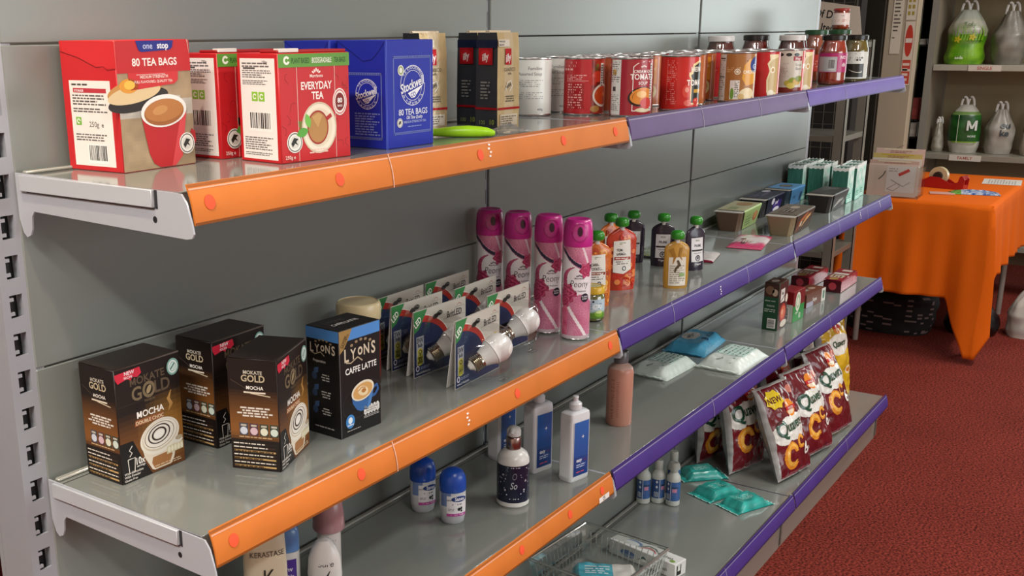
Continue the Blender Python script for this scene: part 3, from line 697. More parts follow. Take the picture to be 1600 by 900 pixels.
def a_cream(A, r, h):
    A.rect(-.11, .0035, .11, h - .0035, 'a52a36', 1); A.rect(-.046, .0035, -.020, h - .0035, 'e9e7e2', 2)
    A.micro(-.044, .060, -.022, .098, 10, '7d7c7b', 3); A.rect(-.040, .074, -.030, .083, 'c8a24a', 3); A.micro(-.044, .010, -.022, .040, 9, '7d7c7b', 3); A.rect(-.039, .045, -.031, .053, '3c3c3c', 3)
    for (a, b, c_, e) in ((.002, .010, .0035, .088), (.002, .010, .036, .0115)): A.rect(a, b, c_, e, 'efe6dd', 3)
    A.stroke([(.0025, .088), (.010, .094), (.022, .097), (.036, .097)], .0014, 'efe6dd', 3)
    for k in range(5): A.ell(.022 + (k - 2) * .0022, .088 + .002 * (1 - abs(k - 2) / 2), .0010, .0018, 'f6e2da', 4, rot=-(k - 2) * 30, n=8)
    A.text('CREAM OF', .021, .0775, .0072, 'fbf3ee', 4, bold=.02); A.text('TOMATO', .023, .0660, .0138, 'fbf3ee', 4, bold=.03, sx=.84); A.text('SOUP', .022, .0570, .0076, 'fbf3ee', 4)
    A.ell(.020, .036, .026, .017, '2a1712', 4, rot=10); A.ell(.021, .037, .023, .0145, 'e08a34', 5, rot=10); A.ell(.020, .040, .010, .006, 'f2c07a', 6); A.ell(.030, .024, .013, .010, 'c8302a', 7); A.ell(.024, .012, .016, .004, 'd8c8a4', 5)
    A.rect(.038, .010, .044, .094, 'd8d6cf', 5); A.micro(.0385, .012, .0435, .092, 18, '66645f', 6)
def a_keystone(A, r, h, w1='HEINZ', w2='TOMATO'):
    A.rect(-.11, .0035, .11, h - .0035, lambda u, v: mixc('b8161c', 'd93128', .5 + nz(u * 20, v * 20, 5)), 1, 60, 16)
    A.micro(-.042, .012, -.020, .096, 22, 'e58a84', 2, fill=.55, seed=2)
    A.ell(-.001, .037, .009, .012, 'd9483c', 2); A.ell(-.001, .040, .004, .005, 'efa090', 3); A.ell(.002, .015, .008, .006, 'e06a5c', 3)
    key = [(.006, .012), (.006, .060), (.002, .066), (.002, .072), (.008, .074), (.010, .088), (.030, .096), (.046, .090), (.050, .012)]
    A.poly([(u, v) for u, v in key], 'f0d79a', 3); ins = [(.009, .015), (.009, .060), (.006, .067), (.011, .070), (.013, .084), (.030, .092), (.043, .087), (.047, .015)]
    A.poly(ins, '17120f', 4); A.text(w1, .024, .074, .0125, 'f6efe0', 5, bold=.03); A.text(w2, .024, .048, .0150, 'fbf7ee', 5, sx=.80, bold=.035); A.rect(.014, .034, .040, .041, 'c99b3a', 5); A.ell(.022, .018, .009, .0065, 'cc2a22', 5); A.ell(.020, .020, .003, .002, 'ef8a70', 6)
def a_orange(A, r, h):
    A.rect(-.11, .0035, .11, h - .0035, 'b8622e', 1); A.rect(-.020, .045, .016, h - .010, 'd98a2e', 2); A.text('CHICKEN', -.002, .072, .0090, 'f3dcae', 3, sx=.7); A.ell(-.002, .030, .018, .016, 'd9c48e', 3); A.ell(-.002, .032, .012, .010, 'b98a4a', 4); A.rect(.018, .004, .021, .098, 'd7a9a0', 2)
def a_terracotta(A, r, h):
    A.rect(-.11, .0035, .11, h - .0035, lambda u, v: mixc('8a3e26', 'b0522e', .5 - u * 12), 1, 40, 2); A.rect(-.030, .0035, -.027, h - .004, 'd79a8c', 2); A.ell(.004, .088, .0095, .0085, 'd8c2b0', 3); A.ell(.004, .088, .0065, .006, '8c5a44', 4)
    A.text('SOUP', .004, .066, .0100, 'c9805a', 2, bold=0)
def a_chicken(A, r, h):
    A.rect(-.11, .0035, .11, h - .0035, 'a8713c', 1); A.rect(-.048, .0035, -.026, h - .004, 'dedbd4', 2); A.micro(-.046, .010, -.028, .094, 18, '8c8a87', 3); A.rect(-.046, .090, -.028, .0925, '2a2a2a', 3); A.rect(-.046, .052, -.028, .0535, '2a2a2a', 3)
    A.micro(-.022, .062, .008, .074, 3, 'd9b98a', 2); A.ell(.000, .064, .0062, .0062, 'f0ead8', 4); A.ell(.0, .064, .0045, .0045, 'b98a4a', 5, hole=.6)
    A.rect(-.014, .006, .006, .046, 'e9e6df', 4); A.ell(-.009, .018, .004, .012, '6fa03c', 5); A.micro(-.004, .010, .005, .044, 9, '55544f', 5)
    A.poly([(.010, .050), (.014, .078), (.026, .090), (.046, .092), (.046, .040), (.020, .034)], 'e0a23a', 3); A.text('CHICKEN', .012, .060, .0095, 'fff6e0', 5, al='l', sx=.8, bold=.03); A.stroke([(.020, .086), (.046, .094)], .003, '2a2018', 4)
    A.ell(.042, .078, .014, .016, '28428c', 5); A.text('G', .040, .070, .014, 'dfe6f4', 6); A.ell(.024, .018, .018, .012, 'e8d9b0', 5); A.ell(.010, .012, .007, .006, 'd8b87c', 6)
def a_redplain(A, r, h):
    A.rect(-.11, .0035, .11, h - .0035, 'bf2026', 1); A.poly([(.012, .012), (.010, .040), (.016, .060), (.010, .076), (.016, .084), (.014, .096), (.040, .096), (.040, .006)], 'e9dcae', 2); A.poly([(.016, .014), (.014, .040), (.020, .062), (.015, .074), (.021, .084), (.040, .090), (.040, .012)], 'c9b27a', 3); A.ell(.024, .062, .006, .007, 'f6eed2', 4); A.ell(.024, .062, .0035, .0045, 'b98a2a', 5)
    A.micro(-.040, .014, -.016, .092, 16, 'de6a66', 2); A.ell(.022, .010, .009, .008, 'eee4cc', 4)
def a_veg(A, r, h):
    A.rect(-.11, .0035, .11, h - .0035, 'd0cbbd', 1)
    for k in range(3): A.ell(-.018 + k * .019, h - .012, .0068, .004, '23211f', 2)
    A.rect(.012, .078, .036, .088, '9c1e30', 2); A.text('Fray', .024, .080, .008, 'f4e6e0', 3); A.text('Soup', .026, .066, .0085, '5a564e', 2, bold=0); A.text('Bean', .027, .057, .0085, '5a564e', 2, bold=0); A.micro(-.034, .040, .004, .074, 9, 'b5b0a2', 2)
    for k, (u, v, c_) in enumerate([(.004, .026, 'b8a93a'), (.014, .032, '8c9c34'), (.024, .029, 'caa23a'), (.010, .020, 'd2be5a'), (.030, .036, '7d8a2c')]): A.ell(u, v, .010, .007, c_, 3 + k)
    A.rect(-.11, .0035, .11, .016, '7a2a20', 2); A.rect(.038, .004, .11, h - .004, 'cf3a34', 3); A.rect(.040, .060, .11, .070, 'f0ddd4', 4)
def tinat(x, y, off, fn, label, base, group='soup tins on the top shelf'): return tin(label, (x, y, Z0), off, fn, base, group=group)
tw = tinat(1.070, -.050, 2, a_white, 'white-labelled tin with plain grey print, just right of the gold coffee bag', 'dcdcd6')
t1 = tinat(1.132, -.128, 0, a_tomred, 'red tin with tomatoes and a bowl of soup, next to the plain white tin', 'a8242a')
t2 = tinat(1.142, -.219, 0, a_cream, 'cream of tomato soup tin in dark red with a white side panel', 'a52a36')
t3 = tinat(1.324, -.236, 24, a_keystone, 'bright red soup tin with a black and gold keystone panel', 'c02020')
t4 = tinat(1.478, -.186, 0, a_orange, 'tin with an orange and gold label squeezed beside the bright red tin', 'b8622e')
t5 = tinat(1.553, -.160, 5, a_terracotta, 'terracotta brown tin with a small round crest near its top', '9c4a2c')
t6 = tinat(1.628, -.240, 0, a_chicken, 'golden brown chicken soup tin with a white side panel', 'a8713c')
t7 = tinat(1.800, -.236, 0, a_redplain, 'plain red tin with a gold scalloped edge, second from the sauce jars', 'bf2026')
t8 = tinat(1.975, -.238, 0, a_veg, 'cream-labelled vegetable soup tin with black ovals round its top', 'd0cbbd')
bk = 'back rows of soup tins, mostly only rims showing'
rear = [(tw, 1.185, -.045), (t5, 1.235, -.128), (t1, 1.290, -.040), (t5, 1.335, -.135), (t2, 1.372, -.045), (t4, 1.420, -.122), (t5, 1.475, -.040), (t2, 1.560, -.075), (t4, 1.640, -.145), (t5, 1.640, -.050),
        (t1, 1.745, -.145), (t2, 1.730, -.060), (t4, 1.845, -.140), (t6, 1.820, -.055), (t5, 1.930, -.145), (t7, 1.902, -.055), (t4, 2.030, -.140), (t7, 2.075, -.230)]
RL = ['white-labelled tin behind the first white one, a strip of its label showing', 'brown tin at the back between the red tomato and cream of tomato tins', 'red tin against the back panel behind the cream of tomato tin', 'brown tin directly behind the cream of tomato tin', 'dark red tin against the panel, behind the bright red keystone tin', 'orange-brown tin in the middle row behind the bright red keystone tin', 'brown tin against the back panel behind the orange and gold tin', 'dark red tin behind the terracotta tin with the crest', 'orange tin directly behind the golden chicken soup tin', 'brown tin against the panel behind the golden chicken soup tin', 'red tin in the middle row left of the gold-edged red tin', 'dark red tin against the panel behind the gold-edged red tin', 'orange tin directly behind the plain red gold-edged tin', 'golden brown tin against the panel, in line with the plain red tin', 'brown tin in the middle row behind the cream-labelled vegetable tin', 'plain red tin against the panel beside the first white-lidded jar', 'orange tin behind the vegetable soup tin, in front of a white-lidded jar', 'red tin standing between the cream-labelled tin and the sauce jars']
rear = [(a_, b_, min(c_, -.054)) for a_, b_, c_ in rear]
for k, (src, x, y) in enumerate(rear): dup(src, RL[k], (x, y, Z0), turned(x, y, (k * 37) % 50 - 25), bk if k != 17 else 'soup tins on the top shelf')

# -- sauce jars
JL = mat('jar_contents', 0.25, coat=0.6, bump=.3, bscale=90, var=.25, vscale=60)
def jar(label, loc, off, liquid, lid, artfn, r=.0375, h=.136, group='sauce jars on the top shelf', nm='sauce_jar', lidh=.014):
    t = thing(nm, label, 'jar', loc, turned(loc[0], loc[1], off), group)
    rn = r * .80
    mb = MB(); mb.lathe([(r * .85, .0012), (r * .96, .006), (r * .97, .020), (r * .955, h * .62), (r * .93, h * .70), (rn * .97, h * .84), (rn * .90, h - lidh)], liquid, 48); mb.make('contents', JL, t)
    mb = MB(); mb.lathe([(r * .86, 0), (r * .97, .003), (r, .010), (r * .99, .018), (r * .985, h * .62), (r * .97, h * .70), (rn * 1.02, h * .84), (rn, h - lidh)], 'ffffff', 48, cap1=False); mb.make('glass', GLASS, t)
    mb = MB(); mb.lathe([(rn + .0015, h - lidh), (rn + .003, h - lidh + .001), (rn + .003, h - .002), (rn + .001, h), (rn - .004, h - .0006), (.001, h - .0012)], lid, 48); mb.make('lid', PLASTIC, t)
    mb = MB(); A = cyl_art(mb, r + .0006); artfn(A, r, h)
    if mb.v: mb.make('label', COATED, t)
    return t
def j_mag(A, r, h):
    A.rect(-.06, .034, .05, .086, 'b2296a', 1); A.rect(-.042, .036, .012, .076, 'b9b9bb', 2); A.n = 3; A.barcode(-.012, .040, .008, .070, 3, 'c9c9cb', True); A.n = 1; A.text('NO', .030, .070, .012, 'f6e8ee', 3, bold=.04); A.text('dk', .034, .050, .014, 'f6e8ee', 3, bold=.04)
def j_dark(A, r, h):
    A.rect(-.058, .010, .045, .086, 'dfe2dc', 1); A.rect(-.032, .014, .028, .052, '20201c', 2); A.ell(.004, .034, .020, .006, 'e6e4da', 3, rot=-14); A.ell(.002, .036, .020, .0058, '20201c', 4, rot=-14); A.micro(-.030, .060, .026, .072, 2, '2c2c2a', 2, fill=.8); A.micro(-.014, .078, .016, .083, 1, '5c5c58', 2)
def j_none(A, r, h): A.rect(-.05, .030, .05, .078, 'c8453a', 1); A.micro(-.03, .04, .03, .07, 4, 'f0ddd0', 2)
jr = jar('red sauce jar with a black lid and a magenta label with a barcode', (2.470, -.205, Z0), 0, 'c23a12', '1b1714', j_mag, h=.134)
jo = jar('olive green jar with a white and black label, last on the top shelf', (2.660, -.215, Z0), 0, '8d7220', '16130f', j_dark, h=.133)
jw = jar('dark red jar with a white lid, standing behind the cream-labelled tin', (2.180, -.180, Z0), 0, '6d1608', 'd6d4d2', j_none, h=.136)
dup(jw, 'dark red jar with a white lid, further left behind the brown chicken soup tin', (1.985, -.064, Z0), turned(2, -.1, 10))
jb = jar('dark red jar with a black lid standing between two white-lidded jars', (2.180, -.085, Z0), 8, '7d1a0a', '1c1512', j_none, h=.137)
dup(jb, 'dark red jar with a black lid half hidden behind the magenta-labelled jar', (2.430, -.110, Z0), turned(2.4, -.1, 15))
jg = jar('orange sauce jar with a dark green lid rising behind the magenta-labelled jar', (2.640, -.105, Z0), 0, 'b8501a', '1d4a2a', j_none, h=.148)
dup(jg, 'sauce jar with a dark green lid behind the olive jar', (2.790, -.130, Z0), turned(2.8, -.1, 10))
jt = jar('small red jar with a white label stacked on top of the jars at the end', (2.790, -.130, Z0 + .1480), 0, 'c04a22', 'a02a20', lambda A, r, h: (A.rect(-.03, .014, .03, .048, 'ecd9d2', 1), A.micro(-.018, .022, .018, .030, 2, 'b8453a', 2), A.micro(-.01, .038, .010, .042, 1, '6a6a6a', 2)), r=.026, h=.062, lidh=.008)
# ================================================================ SECOND SHELF
Z1 = ZS[1]
w, d, h = .100, .066, .146
def art(F, L, R, T, mb):
    def brown(u, v):
        t = v / h; c = mixc('7a4a1e', '1c110d', (t - .28) * 3.2) if t > .28 else mixc('6b3d18', '7a4a1e', t * 3)
        g_ = max(0, 1 - hypot((u - .075) / .05, (v - .055) / .05)); return mixc(c, 'c98f3c', g_ * .6)
    F.rect(.0008, .0008, w - .0008, h - .0012, brown, 1, 14, 22)
    F.poly([(.0008, .0008), (.0008, .052), (.020, .052), (.030, .030), (.046, .0008)], '120c0b', 2)
    F.stroke([(.0008, h - .048), (w - .0008, h - .046)], .0004, '4a3a30', 3)
    F.text('MOKATE', .049, .121, .0135, '5c4d3c', 3, bold=.02, sx=1.0, rot=2); F.text('G', .031, .101, .0240, '7b6a50', 3, bold=.05, sx=.95); F.text('LD', .071, .103, .0220, '5c4d3c', 3, bold=.045, sx=.95)
    F.ell(.050, .110, .0098, .0105, '7b6a50', 3, hole=.62); F.ell(.050, .110, .0032, .0058, 'a08c6a', 3, rot=-30); F.text('PREMIUM', .050, .0955, .0040, '6b5a44', 3)
    F.text('MOCHA', .050, .0775, .0115, 'f8f2ea', 3, bold=.035, rot=0); F.poly([(.024, .068), (.026, .0755), (.070, .0755), (.068, .068)], '9c5a34', 3); F.text('DOUBLE CHOC', .048, .0695, .0062, 'f0dcb8', 4, bold=.03)
    F.stroke([(.078, .074), (.083, .082), (.079, .090), (.084, .100)], [.001, .006, .005, .001], 'b88a4e', 3)
    F.poly([(.032, .040), (.036, .024), (.046, .006), (.050, .004), (.076, .004), (.082, .012), (.090, .046)], 'e8ddca', 4); F.poly([(.046, .014), (.050, .006), (.074, .006), (.079, .016), (.078, .022), (.048, .021)], 'a87240', 5)
    F.ell(.0615, .046, .0315, .0220, 'f0e9da', 5, rot=8); F.ell(.0615, .047, .0285, .0190, 'ddd0b8', 6, rot=8); F.ell(.0615, .048, .0270, .0175, 'f4eee2', 7, rot=8)
    F.ell(.0600, .0490, .0180, .0120, '3a2a22', 8, rot=8, hole=.88); F.ell(.0600, .0490, .0120, .0082, '3a2a22', 8, rot=8, hole=.76); F.ell(.0600, .0490, .0075, .0046, 'fbf8f0', 8, rot=8); F.ell(.0605, .0480, .0240, .0158, '9a8468', 8, rot=8, hole=.95)
    F.poly([(.070, .018), (.071, .028), (.097, .029), (.097, .019)], 'd9cfa8', 7)
    for k in range(5): F.ell(.0738 + k * .0052, .0235, .0022, .0040, 'f1ead2', 8, n=12)
    F.ell(.089, .032, .008, .004, 'e9e4d8', 7); F.ell(.091, .035, .006, .003, 'b7a68a', 8); F.micro(.050, .0045, .094, .010, 2, 'e5d2ae', 8, fill=.4)
    F.n = 4; F.stroke([(.010, .030), (.011, .012), (.019, .012), (.021, .030), (.010, .030)], .0012, 'e8e2d8', 4); F.stroke([(.013, .033), (.017, .037), (.013, .041), (.018, .046)], .0012, 'e8e2d8', 4)
    F.text('10x', .029, .0200, .0125, 'f4efe6', 5, bold=.03, sx=.8); F.text('servings', .029, .0165, .0040, 'f4efe6', 5); F.text('With Chocolate', .003, .0110, .0044, 'e8e2d8', 5, al='l'); F.text('With Powder', .003, .0068, .0044, 'e8e2d8', 5, al='l'); F.text('Gluten Free', .003, .0026, .0040, 'e8e2d8', 5, al='l')
    F.poly([(.0000, h - .006), (.038, h - .004), (.040, h - .012), (.034, h - .016), (.026, h - .014), (.024, h - .018), (.018, h - .015), (.004, h - .018), (.0005, h - .012)], 'cf2740', 6)
    F.text('NEW', .022, h - .0100, .0066, 'f8e8ea', 7, bold=.03); F.text('RECIPE', .020, h - .0145, .0042, 'f8e8ea', 7)
    F.ell(.089, h - .017, .0095, .0108, '7fa9a0', 6); F.ell(.089, h - .017, .0072, .0084, 'dfe8e4', 7, hole=.75); F.ell(.089, h - .017, .0048, .0056, 'c8dcd6', 7); F.stroke([(.085, h - .020), (.092, h - .013)], .0016, '3c6a60', 8)
    # side
    def sd(u, v):
        t = v / h; return mixc('2a1a12', mixc('8a5626', '1d1411', (t - .40) * 3.0), (t - .26) * 14)
    L.rect(.0008, .0008, d - .0008, h - .0010, sd, 1, 2, 36)
    L.text('MOKATE', .034, .126, .0066, 'c8c0b0', 3, bold=.03, sx=.95); L.text('GOLD', .034, .1165, .0120, 'c8b898', 3, bold=.04, sx=.95); L.text('MOCHA', .036, .1065, .0062, 'f4eee4', 3, bold=.04); L.rect(.021, .1015, .050, .1035, 'e8dcc8', 3); L.stroke([(.030, .1015), (.056, .0985)], .0012, 'd8c8a8', 3)
    L.stroke([(.004, h - .028), (.030, h - .042), (.062, h - .052)], .0004, '6a5a4e', 2)
    L.micro(.010, .070, .060, .084, 4, 'e6ded2', 3, fill=.6, seed=5, al='c')
    for k in range(4):
        u = .013 + k * .0135; L.poly([(u, .046), (u, .062), (u + .0115, .062), (u + .0115, .046)], ['4a4a58', '5a3844', '3c4438', '33423c'][k], 3)
        L.ell(u + .0058, .0520, .0050, .0050, ['d8dce8', 'e0c0c8', 'e6e6d0', 'd8e4d8'][k], 4, n=16); L.rect(u + .002, .0580, u + .0095, .0605, 'c8bfae', 4)
    L.micro(.012, .0425, .058, .0450, 1, 'd8b88c', 3); L.rect(.0008, .0010, d - .0008, .0400, '1c1310', 2)
    for k in range(7): L.rect(.004, .004 + k * .0050, .060, .0062 + k * .0050, ['caa46a', '3a281e', 'caa46a', '3a281e', 'caa46a', '3a281e', '2a1c14'][k], 3); L.micro(.004, .0036 + k * .0050, .062, .0064 + k * .0050, 1, 'f0e6d8' if k % 2 or k > 4 else '4a3018', 4, fill=.5, seed=k)
    T.text('MOKATE', .046, .040, .0110, '54463a', 2, bold=.02); T.text('GOLD', .050, .020, .0180, '5c4c34', 2, bold=.04); T.rect(.010, .004, .030, .0046, '4a3c30', 2)
g0 = thing('mocha_carton', 'brown mocha carton at the shelf end with its big cup picture facing out', 'carton', (0, 0, 0))
carton('carton', w, d, h, '1d1310', g0, art)
mb = MB(); mb.add([(-w / 2 - .0005, -d / 2 - .0008, h - .001), (w / 2, -d / 2 - .0008, h - .001), (w / 2, -d / 2 - .0003, h + .0012), (-w / 2 - .002, -d / 2 - .0020, h + .0016)], [(0, 1, 2, 3)], '4a3c34'); mb.box(-w / 2 - .0004, -d / 2 + .001, h, w / 2 - .001, d / 2 - .002, h + .0008, '221813', .0003)
mb.make('lid_flap', CARD, g0, smooth=False)
x, y = at_corner((.043, -.088), 0, w, d); g0.location = (x, y, Z1)
x, y = at_corner((.193, -.095), 2, w, d); dup(g0, 'brown mocha carton behind the other two, nearest the back panel', (x, y, Z1), radians(2))
x, y = at_corner((.183, -.218), 21, w, d); dup(g0, 'brown mocha carton turned so its side panel with pale lettering faces out', (x, y, Z1), radians(21))

# -- black caffe latte carton
w, d, h = .082, .060, .151
def art(F, L, R, T, mb):
    for A, ww in ((F, w), (L, d)): A.rect(.0002, h - .0165, ww - .0002, h - .0010, '4f8fd8', 1)
    F.poly([(.0002, h - .033), (.0002, h - .001), (.026, h - .001), (.020, h - .012), (.010, h - .026)], 'a3834a', 2); F.text('COFFEE', .010, h - .017, .0050, '3a2c16', 3, rot=55); F.text('SACHETS', .014, h - .017, .0050, '3a2c16', 3, rot=55)
    def lyons(A, u, v, s_):
        A.text('L', u - .025 * s_, v, .022 * s_, 'd8ccb4', 3, bold=.03, sx=.75); A.text('Y', u - .0135 * s_, v + .001 * s_, .018 * s_, 'd8ccb4', 3, bold=.03, sx=.8); A.text('o', u - .0015 * s_, v + .004 * s_, .020 * s_, 'd8ccb4', 3, bold=.03, sx=.8)
        A.text('N', u + .0095 * s_, v + .0025 * s_, .018 * s_, 'd8ccb4', 3, bold=.03, sx=.8); A.text('S', u + .0215 * s_, v + .001 * s_, .021 * s_, 'd8ccb4', 3, bold=.03, sx=.8)
        A.stroke([(u - .026 * s_, v - .001 * s_), (u - .018 * s_, v - .003 * s_), (u - .006 * s_, v + .002 * s_), (u + .002 * s_, v - .004 * s_)], .0016 * s_, 'b8a88c', 3)
        for k in range(5): A.ell(u + (k - 2) * .008 * s_, v + (.022 - .001 * abs(k - 2) ** 2) * s_, .0026 * s_, .0017 * s_, '9c8868', 3, n=10)
    lyons(F, .043, .106, 1.15); lyons(L, .032, .116, .85)
    F.text('CAFFE LATTE', .0425, .0880, .0120, 'f4f2ee', 3, bold=.04, sx=.88)
    F.ell(.043, .047, .040, .024, '2c2a2a', 2, rot=12, hole=.96); F.ell(.044, .045, .025, .010, '181616', 2)
    F.stroke([(.066, .058), (.074, .060), (.076, .053), (.070, .047), (.062, .046)], .0045, '2e5f9e', 3)
    F.poly([(.022, .058), (.024, .045), (.032, .034), (.040, .030), (.052, .030), (.060, .036), (.067, .058)], '3468a8', 4); F.poly([(.052, .030), (.060, .036), (.067, .058), (.058, .05)], '4c84c4', 5)
    F.ell(.0445, .0590, .0228, .0135, 'ece4d0', 5, rot=7); F.ell(.0445, .0585, .0195, .0110, 'd9a765', 6, rot=7); F.ell(.0445, .0585, .0110, .0068, 'f0dcb4', 7, rot=-20); F.ell(.046, .0585, .0045, .0030, 'b87a36', 8); F.stroke([(.034, .060), (.042, .064), (.050, .062)], .0014, 'b87a36', 8)
    F.ell(.0185, .0210, .0088, .0098, '3c86cc', 4); F.ell(.0185, .0225, .0042, .0046, 'e8f2fa', 5); F.text('sachets', .0185, .0150, .0042, 'ffffff', 5)
    F.rect(.046, .0240, .078, .0325, 'e9e8e4', 4)
    for k in range(5): F.ell(.0495 + k * .0062, .0325, .0027, .0030, 'e9e8e4', 4, n=12); F.ell(.0495 + k * .0062, .0250, .0027, .0030, 'e9e8e4', 4, n=12)
    F.micro(.050, .026, .075, .031, 2, '8c8a86', 5); F.micro(.046, .0175, .078, .0215, 2, 'c8c6c2', 4, fill=.4); F.micro(.012, .0070, .040, .0090, 1, 'b8b6b2', 4)
    F.stroke([(.0004, .001), (.0004, h - .001)], .0007, '77757a', 6)
    L.text('Preparation', .024, .1030, .0055, 'dcd8d0', 3, sx=.9)
    for k, v in enumerate((.080, .056, .032)):
        L.ell(.014, v + .003, .0048, .0055, '2f4c74', 3, n=18); L.poly([(.012, v + .006), (.014, v + .014), (.022, v + .016), (.021, v + .008)], '3c5c88', 4); L.micro(.026, v - .003, .044, v + .008, 3, 'b8b6b0', 3, fill=.45, al='c', seed=k)
    L.micro(.012, .010, .050, .013, 1, '9c9a96', 3, fill=.6); T.text('CAFFE LATTE', .040, .022, .0105, 'e8e6e0', 2, bold=.03, sx=.8); T.text('LYONS', .034, .036, .0120, '4a4a48', 2, bold=.02)
t = thing('latte_carton', 'tall black caffe latte carton with a blue band, beside the mocha cartons', 'carton', (0, 0, 0))
carton('carton', w, d, h, '0e0d0e', t, art, bev=.0008)
x, y = at_corner((.311, -.208), -3, w, d); t.location = (x, y, Z1); t.rotation_euler = (0, 0, radians(-3))

# -- cream-lidded tub behind it
t = thing('screw_top_tub', 'dark tub with a cream screw lid, half hidden behind the black latte carton', 'tub', (.512, -.078, Z1))
mb = MB(); mb.lathe([(.030, 0), (.033, .003), (.033, .098), (.030, .108)], '3a241a', 48); cyl_art(mb, .033).rect(-.08, .015, .08, .09, '7a2c20', 1); mb.make('tub_body', PLASTIC, t)
mb = MB(); mb.lathe([(.0335, .106), (.0345, .108), (.0345, .128), (.0330, .132), (.0305, .1335), (.030, .1325), (.001, .1325)], 'd3c39a', 64, cap0=False); mb.make('lid', PLASTIC, t)

# -- light bulb blister packs
NAVY = '15254e'
BLISTER = clearmat('blister_plastic', 'fafbfb', 0.055, 0.06, 0.0)
def bulb_pack():
    t = thing('bulb_pack', '', 'light bulb pack', (0, 0, 0), 0, 'light bulb blister packs')
    W_, H_ = .136, .108
    mb = MB(); mb.box(0, 0, 0, W_, .0010, H_, 'b9b4aa'); A = Art(mb, lambda u, v, l: (u, -l, v))
    A.rect(.0008, .0008, W_ - .0008, H_ - .0008, 'bdb8ad', 1); A.rect(.001, .001, W_ - .001, .050, NAVY, 2)
    n = 14; arc = [(.001 + .072 * sin(i / n * pi / 2) * 1.15, .040 + .050 * cos(i / n * pi / 2)) for i in range(n + 1)]
    A.poly([(.001, .040)] + arc, NAVY, 2)
    for i in range(n):
        a0, a1 = i / n * pi / 2, (i + 1) / n * pi / 2; f = lambda a, k: (.001 + (.072 + k) * sin(a) * 1.15, .040 + (.050 + k * .72) * cos(a))
        A.poly([f(a0, 0), f(a1, 0), f(a1, .016 - .010 * (i + 1) / n), f(a0, .016 - .010 * i / n)], 'a8271c' if i % 2 else 'ac291d', 3)
        A.poly([f(a0, .016 - .010 * i / n), f(a1, .016 - .010 * (i + 1) / n), f(a1, .018 - .010 * (i + 1) / n), f(a0, .018 - .010 * i / n)], 'd8d4ca', 3)
    A.poly([(.0008, H_ - .036), (.0008, H_ - .0008), (.034, H_ - .0008), (.013, H_ - .030)], '2c7a3e', 4); A.text('LED', .0125, H_ - .022, .0140, 'f2f4ee', 5, bold=.03, rot=38, sx=.8)
    A.rect(.006, .020, .0245, .066, '9fa3ac', 5); A.text('3W', .0152, .0560, .0115, '1b1f30', 6, bold=.03, sx=.95); A.text('Bulb', .0152, .0490, .0080, '1b1f30', 6, bold=.03, sx=.8)
    A.ell(.0152, .0410, .0070, .0062, 'b9b04a', 6); A.ell(.0152, .0410, .0045, .0038, '5e5c2e', 7, hole=.5); A.rect(.0080, .0215, .0225, .0330, 'b0ad3c', 6); A.ell(.0152, .0330, .0072, .004, 'b0ad3c', 6); A.ell(.0152, .0225, .0072, .004, 'b0ad3c', 6); A.text('A+', .0152, .0250, .0080, '1f2a1a', 7, bold=.03)
    A.text('BritLED', .105, H_ - .026, .0145, '2b2a2c', 4, bold=.01, sx=.85); A.stroke([(.076, H_ - .0265), (.132, H_ - .0265), (.132, H_ - .0125), (.106, H_ - .0125)], .0005, '6c6a66', 3); A.stroke([(.112, H_ - .010), (.118, H_ - .007), (.124, H_ - .010)], .0010, 'a86a60', 3)
    A.ell(.055, H_ - .017, .0075, .0042, '26251f', 4); A.ell(.066, H_ - .0135, .0075, .0042, '26251f', 4); A.rect(.054, H_ - .0170, .067, H_ - .0135, '26251f', 4)
    A.ell(.122, .060, .0042, .0042, 'c2b23c', 4); A.ell(.122, .050, .0042, .0042, 'c2b23c', 4)
    A.text('www.britled.com', .0050, .0045, .0050, 'e0e2ea', 4, al='l', bold=.02); A.ell(.009, .014, .0045, .0050, 'd8d4dc', 4, hole=.6, n=16); A.micro(.016, .011, .042, .016, 2, '8c94b4', 4)
    mb.make('printed_card', MATTECARD, t, smooth=False)
    mb = MB(); vs = [(0, .001, H_), (W_, .001, H_), (W_, .015, .001), (0, .015, .001)]; vs2 = [(x, y + .0009, z) for x, y, z in vs]
    mb.add(vs + vs2, [(0, 1, 2, 3), (7, 6, 5, 4), (0, 3, 7, 4), (3, 2, 6, 7), (2, 1, 5, 6), (1, 0, 4, 5)], 'dcdad6'); mb.make('back_card', MATTECARD, t, smooth=False)
    # bulb, axis lying along the card, cap to the left
    b = MB(); ax = Vector((.72, -.46, .45)).normalized(); u_ = ax.cross(Vector((0, 1, 0))).normalized(); v_ = ax.cross(u_); o0 = Vector((.0185, -.0135, .0330))
    def turn(prof, col, dest, n=32, cap0=True, cap1=True):
        R = [[tuple(o0 + ax * s_ + (u_ * cos(2 * pi * k / n) + v_ * sin(2 * pi * k / n)) * max(r, 1e-5)) for k in range(n)] for r, s_ in prof]; dest.rings(R, col, cap0, cap1)
    bulb = MB(); turn([(.0125, .0235), (.0150, .030), (.0165, .0345), (.0205, .042)], 'd8d8d6', bulb); turn([(.0200 * 1.08, .0425)] + [(.0226 * sin(a), .0560 - .0226 * cos(a)) for a in [1.15 + i * (pi - 1.15) / 12 for i in range(13)]], 'e4e2e0', bulb)
    bo = bulb.make('bulb', SOFT, t)
    cp = MB(); prof = [(.0125, .0245), (.0125, .0215)]
    for k in range(5): prof += [(.0133, .0195 - k * .0028), (.0120, .0181 - k * .0028)]
    turn(prof[::-1], 'c0b8a8', cp); cp.make('screw_cap', STEEL, bo)
    cp = MB(); turn([(.003, -.0005), (.0045, .0005), (.0062, .003), (.0098, .0062)], 'e4e2de', cp); cp.make('contact_tip', PLASTIC, bo)
